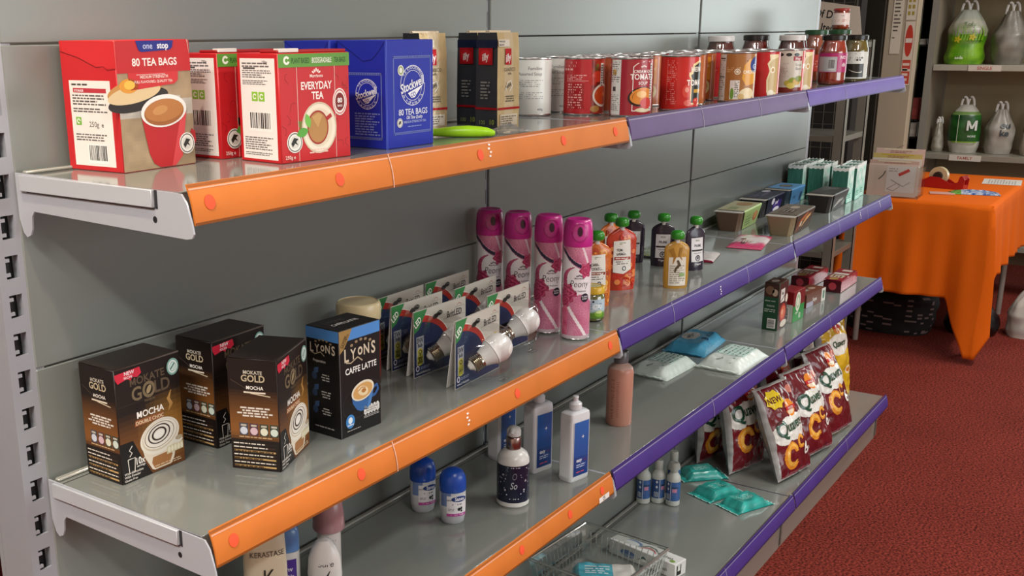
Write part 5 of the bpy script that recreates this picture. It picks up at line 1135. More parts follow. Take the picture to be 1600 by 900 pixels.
# -- roll-ons
def rollon():
    t = thing('roll_on_deodorant', '', 'deodorant', (0, 0, 0), 0, 'blue capped roll-on deodorants'); r, sy = .0222, .80
    mb = MB(); mb.lathe([(r * .72, 0), (r * .86, .003), (r * .96, .016), (r, .030), (r, .058)], 'c4c8ce', 48, sy=sy, fn=lambda i, j: mixc('b4b9c0', 'd0d3d8', i / 3)); A = cyl_art(mb, r * 1.004, sy=sy)
    A.rect(-.024, .034, -.004, .058, '6f86b8', 1); A.rect(-.0115, .018, .026, .053, 'e8e6ea', 2); A.rect(-.0115, .0165, .026, .0215, 'b8489a', 3); A.micro(-.004, .0175, .022, .0205, 1, 'eed4e8', 4)
    A.ell(.0110, .0475, .0145, .0052, '16387e', 4); A.text('Sanex', .0115, .0448, .0092, 'f2f4fa', 5, bold=.03, sx=.82); A.text('zero%', -.0060, .0448, .0040, '3a3a42', 4); A.micro(-.002, .036, .016, .040, 1, '6a6a72', 4); A.micro(-.009, .026, .002, .031, 2, '8a8a94', 4)
    A.ell(.010, .029, .003, .003, '1c1c22', 4, n=12); A.ell(.0145, .031, .002, .0025, '1c1c22', 4, n=12); A.ell(.0145, .026, .002, .002, '1c1c22', 4, n=12); mb.make('bottle_body', SOFT, t)
    mb = MB(); mb.lathe([(r * 1.0, .0585), (r * 1.03, .060), (r * 1.03, .074), (r * .98, .083), (r * .80, .092), (r * .48, .0968), (r * .2, .0982), (.001, .0985)], '1e4fb4', 48, sy=sy + .04); mb.make('cap', PLASTIC, t); return t
r0 = rollon(); r0['label'] = 'blue capped roll-on deodorant nearer the orange rail'; r0.location = (.668, -.146, Z2); r0.rotation_euler = (0, 0, turned(.67, -.15, 4))
dup(r0, 'blue capped roll-on deodorant further back, against the rear of the shelf', (.676, -.078, Z2), turned(.67, -.08, 12))
# -- pink body wash under the rail
t = thing('body_wash_bottle', 'clear bottle of peach pink liquid with a grey cap, its top under the rail above', 'bottle', (1.264, -.166, Z2), turned(1.264, -.166, 0)); r = .0272
mb = MB(); mb.lathe([(r * .93, 0), (r, .003), (r, .116), (r * .93, .124), (r * .70, .130), (.0115, .1325), (.0115, .136)], 'c07866', 48, fn=lambda i, j: 'c98f7c' if i < 3 else 'd6b4a6'); A = cyl_art(mb, r)
for k, ch in enumerate('WARM+NUZZLE'): A.text(ch, -.012, .020 + k * .0082, .0100, '9a4c34', 1, rot=90, bold=.0)
A.micro(-.006, .02, .0, .10, 20, 'a85f4c', 1, fill=.3); mb.make('bottle_body', SOFT, t)
mb = MB(); mb.lathe([(.0135, .1345), (.0150, .136), (.0150, .158), (.0135, .160), (.001, .160)], '6c6c70', 32); mb.make('cap', PLASTIC, t)
# -- the bottles at the near corner, cut by the frame
t = thing('conditioner_bottle', 'cream coloured hair bottle with a large black letter K', 'bottle', (.238, -.126, Z2), radians(-40))
mb = MB(); squircle(mb, [(.026, .016, 0), (.030, .019, .004), (.030, .019, .10), (.028, .017, .145), (.022, .013, .158), (.001, .001, .160)], 'd9cdb2', 40, .7); A = Art(mb, lambda u, v, l: (u, -.0196 * max(0, 1 - abs(u / .030) ** 2.8) ** .36 * (1 if v < .1 else 1 - (v - .1) * 2.2) - l, v), .003)
A.text('KERASTASE', .002, .118, .0110, '3a3430', 2, bold=.0, sx=.85); A.text('K', .004, .076, .034, '2a2624', 2, bold=.0, sx=.8); A.text('NUTRITIVE', .002, .060, .0060, '6a6058', 2, bold=0); mb.make('bottle_body', COATED, t)
t = thing('stick_deodorant', 'white deodorant stick with a light blue cap, beside the letter K bottle', 'deodorant', (.300, -.098, Z2), radians(-48))
mb = MB(); squircle(mb, [(.024, .016, 0), (.026, .018, .004), (.026, .018, .088)], 'd8d6d4', 40, .7); A = Art(mb, lambda u, v, l: (u, -.0186 * max(0, 1 - abs(u / .026) ** 2.8) ** .36 - l, v), .003); A.rect(.000, .030, .021, .078, '4a2c8c', 1); A.text('inv', .010, .060, .010, 'e8e4f0', 2); A.text('isible', .010, .050, .007, 'e8e4f0', 2); A.ell(-.010, .06, .006, .008, 'b0b4c4', 1); mb.make('body', PLASTIC, t)
mb = MB(); squircle(mb, [(.026, .018, .0885), (.0262, .0182, .108), (.025, .017, .118), (.020, .014, .126), (.011, .008, .1305), (.001, .001, .1315)], '5b86c0', 40, .75); mb.make('cap', PLASTIC, t)
t = thing('roll_on_deodorant', 'slim white roll-on deodorant with a black tick mark', 'deodorant', (.336, -.148, Z2), radians(-50))
mb = MB(); squircle(mb, [(.020, .013, 0), (.024, .016, .01), (.025, .017, .05), (.023, .016, .075), (.017, .013, .092), (.009, .008, .102), (.001, .001, .1045)], 'dedcda', 36, .85); A = Art(mb, lambda u, v, l: (u, -.0172 * max(0, 1 - abs(u / .0252) ** 2.3) ** .43 * (1 if v < .055 else 1 - (v - .055) * 5.2) - l, v), .003); A.text('Sure', .002, .066, .0125, '2c2c2e', 2, shear=.15, bold=.0); A.stroke([(-.004, .052), (.000, .044), (.008, .060)], [.005, .0052, .0008], '1c1c1e', 2); A.micro(-.006, .030, .010, .036, 2, '5ab0b4', 2); mb.make('body', PLASTIC, t)
t = thing('cream_tube', 'white tube with a glossy dusty pink cap, behind the slim white roll-on', 'tube', (.402, -.100, Z2), radians(-50))
mb = MB(); mb.lathe([(.016, 0), (.018, .004), (.018, .080)], 'dcd6d2', 36); cyl_art(mb, .018).micro(-.012, .02, .012, .07, 7, '9a7a78', 2); mb.make('body', PLASTIC, t)
mb = MB(); mb.lathe([(.0235, .081), (.0245, .083), (.0235, .105), (.0215, .122), (.0175, .129), (.001, .131)], 'b98a90', 40); mb.make('cap', PLASTIC, t)
# -- wipes packets
def wipes(name, label, loc, rz, L_, W_, H, base, front, seed, side=None):
    t = thing(name, label, 'wipes packet', loc, rz, 'packets of wipes')
    def hz(u, v):
        a, b = u / L_, v / W_; e = min(a, 1 - a); f = min(b, 1 - b)
        return H * min(1, (max(e, 0) / .16)) ** .55 * min(1, (max(f, 0) / .20)) ** .55 * (1 + .07 * nz(u * 28, v * 28, seed)) + .0015 * nz(u * 90, v * 60, seed + 2) * (1 if e > .02 and f > .02 else 0)
    mb = MB(); mb.sheet(lambda a, b: (a * L_ - L_ / 2, b * W_ - W_ / 2, max(.0006, hz(a * L_, b * W_))), 56, 44, '0', 0, lambda a, b: scl(base, 1 + .10 * nz(a * 9, b * 9, seed)))
    mb.sheet(lambda a, b: (a * L_ - L_ / 2, b * W_ - W_ / 2, .0004), 1, 1, base, flip=True)
    A = Art(mb, lambda u, v, l: (u - L_ / 2, v - W_ / 2, max(.0006, hz(u, v)) + l + .0006), .005); front(A, L_, W_); mb.make('packet', SOFTFILM, t, angle=50)
    for sg in (-1, 1):
        mb = MB(); mb.sheet(lambda a, b: (sg * (L_ / 2 + b * .009 - .001), (a - .5) * W_ * .94, .004 + .004 * nz(a * 9, sg, seed) + .003), 14, 1, scl(base, 1.05))
        mb.make('end_seal', SOFTFILM, t, angle=60); return t
def w_grid(A, L_, W_):
    rr = random.Random(5); A.rect(L_ * .34, W_ * .18, L_ * .86, W_ * .84, 'cfe6de', 1)
    for i in range(9):
        for j in range(6):
            u = L_ * (.365 + i * .054); v = W_ * (.215 + j * .105); c_ = rr.choice(('1f5f5a', '2f7c78', '16403f', '4a9a90')); k = rr.random()
            if k < .4: A.rect(u, v, u + .0062, v + .0042, c_, 2)
            elif k < .75: A.ell(u + .003, v + .002, .0032, .0024, c_, 2, n=10, nr=1)
            else: A.rect(u, v, u + .003, v + .0062, c_, 2)
    A.stroke([(L_ * .12, W_ * .62), (L_ * .17, W_ * .50), (L_ * .20, W_ * .54)], .002, '5a6a66', 2); A.micro(L_ * .10, W_ * .25, L_ * .26, W_ * .34, 1, '8aa49c', 2)
def w_blue(A, L_, W_):
    A.ell(L_ * .50, W_ * .60, .040, .022, 'c9ccc8', 1); A.ell(L_ * .50, W_ * .60, .036, .019, 'b4b2ac', 2); A.ell(L_ * .47, W_ * .60, .020, .008, '8c8478', 3); A.micro(L_ * .38, W_ * .57, L_ * .62, W_ * .64, 1, '4a5a6a', 4)
    A.ell(L_ * .44, W_ * .24, .010, .009, '1d3a6a', 2, hole=.7); A.ell(L_ * .44, W_ * .24, .005, .004, '1d3a6a', 2); A.rect(L_ * .86, W_ * .06, L_ * .97, W_ * .94, '16233f', 1); A.micro(L_ * .60, W_ * .20, L_ * .82, W_ * .32, 2, '2c6a90', 2)
wipes('wipes_packet', 'light blue wipes packet with an oval lid sticker, lying behind the two white packets', (1.905, -.076, Z2), radians(4), .190, .112, .026, '4a9ec4', w_blue, 2)
wipes('wipes_packet', 'white wipes packet with small teal symbols, nearer the pink bottle', (1.668, -.090, Z2), radians(-3), .170, .105, .026, 'cfdcd6', w_grid, 4)
wipes('wipes_packet', 'white wipes packet with small teal symbols, larger and closest to the purple rail', (1.825, -.208, Z2), radians(-2), .195, .115, .025, 'd8e2dc', w_grid, 7)
# -- small food cartons
def small_carton(name, label, F_, ang, w, d, h, base, art, m=CARD, bev=.0012, top=None):
    x, y = at_corner(F_, ang, w, d); t = thing(name, label, 'carton', (x, y, Z2), radians(ang)); carton('carton', w, d, h, base, t, art, m, bev); return t
def c_tall(F, L, R, T, mb):
    w, d, h = .074, .042, .134
    L.rect(.0012, .0012, d - .0012, h * .70, '1d4a2c', 1); L.rect(.0012, h * .70, d - .0012, h - .0012, '4a2a20', 1); L.ell(.016, h * .84, .012, .012, '8a6a50', 2); L.ell(.030, h * .80, .008, .010, 'c8b49c', 2); L.text('TOMATO', .020, h * .50, .0065, 'd8dcd0', 2, sx=.8); L.micro(.004, h * .38, .036, h * .46, 2, 'b8c4b4', 2); L.micro(.004, h * .60, .034, h * .64, 1, 'a8b8a4', 2); L.n = 2; L.barcode(.014, .006, .037, .034, 3, vert=False); L.n = 1
    F.rect(.001, .001, w - .001, h - .001, '4c1c18', 1); F.rect(.012, h * .58, .046, h * .86, 'e4e0d8', 2); F.text('Soup', .028, h * .74, .012, '2c2a28', 3, bold=.03, sx=.8); F.stroke([(.012, h * .60), (.046, h * .70)], .003, '1c1a18', 3); F.ell(.040, h * .34, .026, .026, 'b03020', 2); F.ell(.040, h * .35, .020, .018, 'd8684a', 3); F.ell(.034, h * .36, .008, .008, 'e8a888', 4); F.ell(.05, h * .1, .026, .010, 'd8ccbc', 3); F.ell(.064, h * .62, .010, .012, 'e8dccc', 3)
    T.rect(.001, .001, w - .001, d - .001, '6a4030', 1); T.ell(.03, .022, .016, .010, 'd8d0c4', 2)
small_carton('soup_carton', 'upright soup carton, dark green end with a barcode and a bowl on its front', (2.165, -.206), 0, .074, .042, .134, '20402a', c_tall)
def c_green(F, L, R, T, mb):
    w, d, h = .084, .044, .090
    L.rect(.0005, .0005, d - .0005, h * .58, 'd4d8d0', 1); L.rect(.0005, h * .58, d - .0005, h - .001, '8c1c20', 1); L.n = 2; L.barcode(.012, .006, .034, .044, 6, vert=False); L.n = 1
    F.rect(.0005, .0005, w - .0005, h * .52, '2c8a3c', 1); F.rect(.0005, h * .52, w - .0005, h - .001, '7a1a1e', 1); F.ell(.034, h * .64, .018, .028, 'e4e8d8', 2); F.ell(.034, h * .64, .013, .021, 'a8c49a', 3, hole=.6); F.text('Organic', .030, h * .26, .010, 'e8f0e0', 2, rot=10, sx=.7); F.text('10', .052, h * .08, .022, 'e8f0e0', 2, bold=.04, sx=.7)
    T.rect(.0005, .0005, w - .0005, d - .0005, '94191f', 1)
small_carton('food_carton', 'short red and green carton with a barcode end, just behind the upright soup carton', (2.272, -.214), -4, .084, .044, .090, '8c1c20', c_green)
def c_brown(F, L, R, T, mb):
    w, d, h = .140, .052, .042
    F.rect(.0005, .0005, w - .0005, h - .0005, '6c3a26', 1); F.text('Soya', .060, .014, .016, 'e8e4dc', 2, bold=.03); F.rect(.0, .0005, .05, .016, 'a8a4b4', 2); F.rect(w - .030, .0005, w - .0005, h - .0005, 'd8d6ce', 2); F.rect(w - .020, .010, w - .008, .034, '4a7a5c', 3); T.rect(.0005, .0005, w - .001, d - .0005, '7a4430', 1); T.text('Milk', .05, .020, .022, 'd8ccc0', 2, bold=.03); T.ell(.095, .026, .016, .010, 'b89a84', 2)
small_carton('food_carton', 'brown carton lying flat between the green carton and the red packs', (2.462, -.196), -6, .140, .052, .042, '6c3a26', c_brown)
def c_red(F, L, R, T, mb):
    w, d, h = .190, .058, .040
    T.rect(.002, .002, w - .002, d - .002, lambda u, v: mixc('8c1a2a', 'b82c3c', .5 + nz(u * 40, v * 40, 2)), 1, 24, 8); T.rect(.045, .010, .085, .050, 'd8ccb0', 2); T.rect(.095, .006, .120, .052, 'e6e0d4', 2); T.rect(.150, .010, .175, .040, 'dcd4c4', 2); T.ell(.025, .03, .016, .014, 'b8904c', 2); T.micro(.05, .014, .082, .046, 3, '8a3a34', 3)
    F.rect(.002, .002, w - .002, h - .002, 'b3243a', 1); F.stroke([(.02, .010), (.08, .008), (.18, .012)], .0018, 'e0a0a8', 2); F.rect(.12, .014, .16, .030, 'c8485a', 2); L.rect(.002, .002, d - .002, h - .002, '4c0e18', 1); L.ell(.03, .02, .012, .012, 'b8404c', 2)
small_carton('biscuit_pack', 'red foil biscuit pack lying nearer the back panel', (2.715, -.126), -2, .190, .058, .040, 'a21e30', c_red, FILM, .008)
small_carton('biscuit_pack', 'red foil biscuit pack lying nearer the purple rail', (2.715, -.226), 0, .190, .056, .040, 'a21e30', c_red, FILM, .008)

# ================================================================ BOTTOM SHELF
Z3 = ZS[3]
def mini(label, loc, off, h=.118, r=.0180, first=None):
    if first: return dup(first, label, loc, turned(loc[0], loc[1], off))
    t = thing('spray_bottle', label, 'bottle', loc, turned(loc[0], loc[1], off), 'small clear sanitiser bottles')
    mb = MB(); mb.lathe([(r * .85, 0), (r, .003), (r, h * .62), (r * .93, h * .68), (r * .60, h * .76), (.0085, h * .78), (.0085, h * .82)], 'c4cac4', 36); A = cyl_art(mb, r)
    A.rect(-.026, .016, -.003, h * .58, '35568e', 1); A.rect(-.0015, .016, .030, h * .58, '3f67a4', 1); A.rect(-.003, .016, -.0015, h * .58, 'd0d8e0', 1); A.rect(.002, .040, .014, .050, 'c88aa8', 2); A.micro(.002, .030, .016, .038, 1, 'c0607c', 2, fill=.8); A.rect(.0, .051, .018, .055, '1c3a5c', 2)
    for v in (.062, .048): A.poly([(-.013, v), (-.0095, v + .0045), (-.006, v), (-.0095, v - .0045)], 'e0e4ea', 2)
    A.rect(-.016, .020, -.005, .034, 'c4ccd8', 2); A.rect(-.014, .022, -.007, .032, '5a6a84', 3); mb.make('bottle_body', SOFT, t)
    mb = MB(); mb.lathe([(.0102, h * .795), (.0106, h * .80), (.0106, h * .965), (.0095, h), (.001, h)], 'bcc0ba', 24); mb.make('cap', SOFT, t); return t
m0 = mini('small clear bottle with a blue label, middle of the front three', (1.770, -.052, Z3), 20); mini('small clear bottle with a blue label, closest to the teal packets', (1.776, -.092, Z3), -14, first=m0)
mini('small clear bottle with a blue label, nearest the back panel', (1.768, -.012 - .016, Z3), 0, first=m0).location = (1.745, -.0185 - .004, Z3)
mini('small clear bottle whose cap shows behind the front ones', (1.850, -.060, Z3), 30, first=m0)
# teal tissue packets
def tissue(label, loc, rz, seed, first=None):
    t = thing('tissue_packet', label, 'packet', loc, rz, 'small teal foil packets'); L_, W_, H = .135, .075, .022
    def hz(u, v):
        a, b = u / L_, v / W_; e = min(a, 1 - a); f = min(b, 1 - b); core = min(1, max(0, e - .12) / .12) ** .6 * min(1, max(f, 0) / .14) ** .5
        return .002 + H * core * (1 + .16 * nz(u * 40, v * 40, seed)) + (.004 * abs(nz(v * 90, seed, u * 20)) if e < .13 else 0)
    mb = MB(); mb.sheet(lambda a, b: ((a - .5) * L_, (b - .5) * W_ * (1 + .12 * (1 - min(1, min(a, 1 - a) / .12))), hz(a * L_, b * W_)), 50, 30, '0', 0, lambda a, b: scl('2fa39a', 1 + .5 * nz(a * 6, b * 6, seed)) if min(a, 1 - a) > .015 else C('b8d8d2'))
    mb.sheet(lambda a, b: ((a - .5) * L_, (b - .5) * W_, .0004), 1, 1, '2a9a90', flip=True); A = Art(mb, lambda u, v, l: (u - L_ / 2, v - W_ / 2, hz(u, v) + l), .005); A.micro(.045, .025, .09, .05, 4, '9ad4cc', 1)
    mb.make('packet', FILM, t, angle=25); return t
tissue('small teal foil packet nearest the small clear bottles', (1.998, -.080, Z3), radians(-44), 1); tissue('small teal foil packet in the middle of the three', (1.908, -.160, Z3), radians(-22), 5); tissue('small teal foil packet closest to the purple rail', (1.880, -.248, Z3), radians(-24), 9)
# toothpaste carton
t = thing('toothpaste_carton', 'white toothpaste carton with a red, white and blue swoosh beside the clear basket', 'carton', (1.438, -.172, Z3), radians(-101))
w, d, h = .185, .044, .036
def art(F, L, R, T, mb):
    T.ell(.055, .024, .022, .012, '4a74b4', 1); T.ell(.052, .020, .020, .010, 'e8ecee', 2); T.stroke([(.074, .010), (.080, .024), (.092, .034), (.110, .032), (.128, .018)], [.001, .005, .006, .005, .001], '3a5a50', 1); T.stroke([(.080, .010), (.086, .020), (.098, .026), (.112, .022), (.124, .012)], [.001, .005, .006, .005, .001], 'b83040', 2)
    T.text('Aquafresh', .145, .014, .014, '2c3a34', 2, bold=.01, sx=.75); T.ell(.170, .010, .007, .006, '7a9a4a', 2)
    F.ell(.055, .016, .022, .009, '6a84b4', 1); F.stroke([(.080, .010), (.098, .022), (.124, .010)], [.001, .006, .001], '4a6a64', 1); F.text('Aquafresh', .145, .012, .012, '5a6a64', 1, sx=.75)
    R.rect(.006, .006, .024, .030, '1c1c1c', 1); R.rect(.010, .016, .020, .030, 'd8dcd4', 2)
carton('carton', w, d, h, 'dcdedc', t, art)
# clear punnet basket
t = thing('plastic_basket', 'clear plastic punnet basket with slotted sides on the bottom shelf', 'basket', (1.262, -.135, Z3), radians(-4))
mb = MB(); bw, bd, bh = .235, .215, .085; tp = .014
def wall(P0, P1, Q0, Q1, ns):     # slotted side between bottom edge P and top edge Q
    P0, P1, Q0, Q1 = map(Vector, (P0, P1, Q0, Q1)); f = lambda a, b: tuple((P0.lerp(P1, a)).lerp(Q0.lerp(Q1, a), b))
    for a0, a1, b0, b1 in ((0, 1, 0, .14), (0, 1, .80, 1.0), (0, .07, .14, .80), (.93, 1, .14, .80), (.07, .93, .44, .50)): mb.add([f(a0, b0), f(a1, b0), f(a1, b1), f(a0, b1)], [(0, 1, 2, 3)], 'e8ecea')
    for k in range(ns + 1):
        a = .07 + .86 * k / ns
        for b0, b1 in ((.14, .44), (.50, .80)): mb.add([f(a - .006, b0), f(a + .006, b0), f(a + .006, b1), f(a - .006, b1)], [(0, 1, 2, 3)], 'e8ecea')
        mb.tube([f(a, .14), f(a, .8)], .0011, 'e8ecea', 5)
a, b = bw / 2, bd / 2; c_, e_ = a - tp, b - tp
wall((-c_, -e_, .002), (c_, -e_, .002), (-a, -b, bh), (a, -b, bh), 13); wall((c_, e_, .002), (-c_, e_, .002), (a, b, bh), (-a, b, bh), 13); wall((-c_, e_, .002), (-c_, -e_, .002), (-a, b, bh), (-a, -b, bh), 12); wall((c_, -e_, .002), (c_, e_, .002), (a, -b, bh), (a, b, bh), 12)
mb.box(-c_, -e_, 0, c_, e_, .002, 'e8ecea')
for q in ([(-a, -b), (a, -b)], [(a, -b), (a, b)], [(a, b), (-a, b)], [(-a, b), (-a, -b)]): mb.tube([(q[0][0], q[0][1], bh), (q[1][0], q[1][1], bh)], .0036, 'e8ecea', 8)
mb.make('basket', clearmat('basket_plastic', 'eef2f0', .20, .10, .24, 'd4dcd8'), t, smooth=False)
t = thing('wipes_packet', 'small turquoise packet lying inside the clear basket', 'packet', (1.285, -.140, Z3 + .002), radians(-60))
mb = MB(); L_, W_, H = .150, .085, .034; hz = lambda u, v: .002 + H * min(1, max(0, min(u / L_, 1 - u / L_)) / .1) ** .5 * min(1, max(0, min(v / W_, 1 - v / W_)) / .14) ** .5 * (1 + .1 * nz(u * 40, v * 40, 3))
mb.sheet(lambda p, q: ((p - .5) * L_, (q - .5) * W_, hz(p * L_, q * W_)), 36, 24, '0', 0, lambda p, q: mixc('3f9fb4', '5fb4c4', .5 + nz(p * 8, q * 8, 2)) if p < .62 else C('d4d2cc')); mb.sheet(lambda p, q: ((p - .5) * L_, (q - .5) * W_, .0004), 1, 1, '3f9fb4', flip=True)
Art(mb, lambda u, v, l: (u - L_ / 2, v - W_ / 2, hz(u, v) + l + .0003), .005).micro(.03, .02, .09, .06, 4, 'c8e4ea', 1); mb.make('packet', FILM, t, angle=30)

# -- crisp multipacks
def crisps(label, loc, rz, tilt, W=.170, H=.250, T=.075, base='6a1520', art=True, seed=1, lean=0, yellow=False, new=False, name='crisp_multipack', logo_v=.56):
    t = thing(name, label, 'crisp bag', loc, rz, 'multipack crisp bags on the bottom shelf'); t.rotation_euler = (tilt, lean, rz)
    def dep(u, v):
        a = min(1, abs(u) / (W / 2)); b = v / H; f = max(0, sin(pi * min(1, max(0, b)))) ** .45; 
        return T / 2 * f * max(0, 1 - a ** 2.6) ** .55
    def off(u, v): return .006 * nz(u * 26, v * 20, seed) + .0030 * nz(u * 60, v * 44, seed + 3) + .0008 * nz(u * 120, v * 90, seed + 5)
    def half(v): return 1 - .05 * sin(pi * v / H) + .02 * nz(v * 18, seed, 0)
    def P(u, v, l): return (u * half(v), -dep(u, v) - off(u, v) * min(1, dep(u, v) / .006) - l - .0004, v)
    mb = MB(); nu, nv = 96, 130; lv = H * logo_v
    ink = []
    if art and not yellow:
        for cu, cv, ru, rv in ((-.046, -.008, .030, .026), (-.018, .004, .034, .026), (.016, .008, .034, .026), (.050, .010, .028, .022), (.0, -.012, .05, .018)): ink.append((cu, lv + cv, ru, rv, 'e8e8e2', 0))
        ink += [(.012, lv + .048, .021, .021, 'e88a28', 0), (.012, lv + .040, .016, .008, 'f0dcc0', 0), (.048, H * .84, .016, .010, 'c87a6a', 0)]
        for cu, cv, s_ in ((-.026, lv - .064, .95), (.018, lv - .038, .50)): ink += [(cu, cv, .031 * s_, .035 * s_, 'e0902a', .46), (cu + .002 * s_, cv + .002 * s_, .025 * s_, .029 * s_, 'f2b850', .70)]
        ink.append((0, H * .03, .08, .006, '8a4a50', 0))
    if yellow: ink += [(0, H * .62, .070, .036, 'ece8e0', 0), (0, H * .80, .024, .022, 'e88a28', 0), (.045, H * .33, .020, .014, 'f4ecd8', 0), (.045, H * .33, .014, .009, 'e08a28', 0)]
    kk = 1.0 if yellow else 1.14
    ink = [(cu * kk, lv + (cv - lv) * kk, ru * kk, rv * kk, cc, ho) if cv > .02 else (cu, cv, ru, rv, cc, ho) for cu, cv, ru, rv, cc, ho in ink]
    def colf(a, b):
        v = b * H; u = (a - .5) * W
        if b < .022 or b > .978: return C('b8b4b0')
        if u < -W * .452: return scl('a4a3a2', 1 + .3 * nz(v * 60, seed, 1))
        c_ = C('d9ae1e') if yellow else C(base)
        for cu, cv, ru, rv, cc, hole in ink:
            q = hypot((u - cu) / ru, (v - cv) / rv)
            if hole < q < 1 and not (hole and u > cu + ru * .1 and abs(v - cv + rv * .2) < rv * .38): c_ = C(cc)
        if not ink or c_ == C(base): c_ = scl(c_, 1 + .35 * nz(u * 14, v * 14, seed))
        return c_
    mb.sheet(lambda a, b: P((a - .5) * W, b * H, 0), nu, nv, '0', 0, colf)
    mb.sheet(lambda a, b: ((a - .5) * W * half(b * H), dep((a - .5) * W, b * H) + off((a - .5) * W + .3, b * H) * min(1, dep((a - .5) * W, b * H) / .006) + .0004, b * H), nu // 3, nv // 3, '0', 0, lambda a, b: C('8d8c8c') if a < .5 else C(base), flip=True)
    A = Art(mb, lambda u, v, l: P(u * kk, lv + (v - lv) * kk, l + .0014), .003)
    if art and not yellow:
        A.text('Q', -.046, lv - .014, .056, '1d4a34', 4, bold=.03, sx=.9); A.ell(-.046, lv + .004, .0175, .0165, '1d4a34', 5, hole=.70, a0=60, a1=330); A.text('uavers', -.024, lv - .006, .036, '1d4a34', 5, al='l', bold=.025, sx=.72, rot=6)
        A.rect(-.011, lv + .043, .035, lv + .052, 'c82830', 4); A.text('WALKERS', .012, lv + .0445, .0075, 'f4e8dc', 6, bold=.02, sx=.85)
        A.text('6', .036, lv - .074, .044, 'f0ece6', 4, bold=.05); A.text('x', .056, lv - .068, .022, 'f0ece6', 4, bold=.04)
        if new:
            cu, cv = -.036, lv + (H * .84 - lv) / kk; pts = []
            for k in range(16): q = .030 if k % 2 else .024; pts.append((cu + q * 1.1 * cos(k * pi / 8), cv + q * .85 * sin(k * pi / 8)))
            for k in range(16): A.poly([(cu, cv), pts[k], pts[(k + 1) % 16]], 'e0c41e', 5)
            A.text('NEW', cu, cv - .008, .021, '5a1a1c', 9, bold=.03)
    if yellow: A.text('Quavers', .0, H * .60, .030, '1d4a34', 4, bold=.02, sx=.8); A.rect(-.022, H * .79, .022, H * .825, 'c82830', 4)
    mb.make('bag', FILM, t, angle=70)
    return t
TL = radians(-22); ZC = Z3 + .0075
crisps('maroon crisp multipack with a yellow splash, frontmost by the purple rail', (2.142, -.296, ZC), radians(-11), TL, seed=1, new=True, H=.262, logo_v=.50, W=.180)
crisps('maroon crisp multipack leaning in the middle of the row by the rail', (2.345, -.300, ZC), radians(-11), TL, seed=4, H=.255, logo_v=.60, W=.182)
crisps('maroon crisp multipack at the far end of the row by the rail', (2.555, -.302, ZC), radians(-9), TL, seed=8, H=.268, logo_v=.62, W=.182)
crisps('maroon crisp multipack standing behind the frontmost one, its silver seam showing', (2.120, -.168, ZC - .003), radians(-14), radians(-12), seed=12, H=.262, logo_v=.62)
crisps('maroon crisp multipack closest to the back panel, half under the shelf above', (2.145, -.055, ZC - .004), radians(-10), radians(-3), seed=16, W=.160, H=.235, T=.060)
crisps('maroon crisp multipack propped up behind the row, its pale logo patch showing', (2.640, -.185, ZC), radians(-8), radians(-14), seed=20, H=.310, logo_v=.76)
crisps('maroon crisp multipack with a yellow flash on its top, behind the middle one', (2.400, -.180, ZC), radians(-10), radians(-14), seed=24, H=.300, new=True, logo_v=.52)
crisps('yellow crisp multipack at the end of the bottom shelf', (2.835, -.215, ZC - .003), radians(-12), radians(-12), seed=30, H=.315, yellow=True, base='d9ae1e', W=.19)

# ================================================================ BEYOND THE SHELVES
# -- table with an orange cloth
TX0, TX1, TY0, TY1, TZ = 4.14, 5.16, -.425, .115, .655
t = thing('folding_table', 'folding table with metal legs hidden under the orange cloth', 'table', (4.65, -.155, 0))
mb = MB(); mb.box(-.50, -.262, TZ - .03, .50, .262, TZ - .003, '8a7a68', .004); mb.make('table_top', CARD, t)
for sx_ in (-.44, .44):
    for sy_ in (-.225, .225):
        mb = MB(); mb.tube([(sx_, sy_, TZ - .03), (sx_ * .97, sy_, .0)], .0125, '8c8078', 12); mb.make('leg', PAINTED, t)
CLOTH = mat('orange_cloth', .85, bump=.25, bscale=340, spec=.15)
mb = MB(); OC = 'dc640e'; n = 260; per = []
pts = [(TX1, TY1), (TX0, TY1), (TX0, TY0), (TX1, TY0)]; segs = [((TX1, TY1), (TX0, TY1), (0, 1)), ((TX0, TY1), (TX0, TY0), (-1, 0)), ((TX0, TY0), (TX1, TY0), (0, -1))]
path = []
for si, (a, b, nr) in enumerate(segs):
    L0 = hypot(b[0] - a[0], b[1] - a[1]); k = int(L0 / .009)
    for i in range(k): path.append((a[0] + (b[0] - a[0]) * i / k, a[1] + (b[1] - a[1]) * i / k, nr, si, L0 * i / k, L0))
path.append((TX1, TY0, (0, -1), 2, 1.02, 1.02))
cols = []
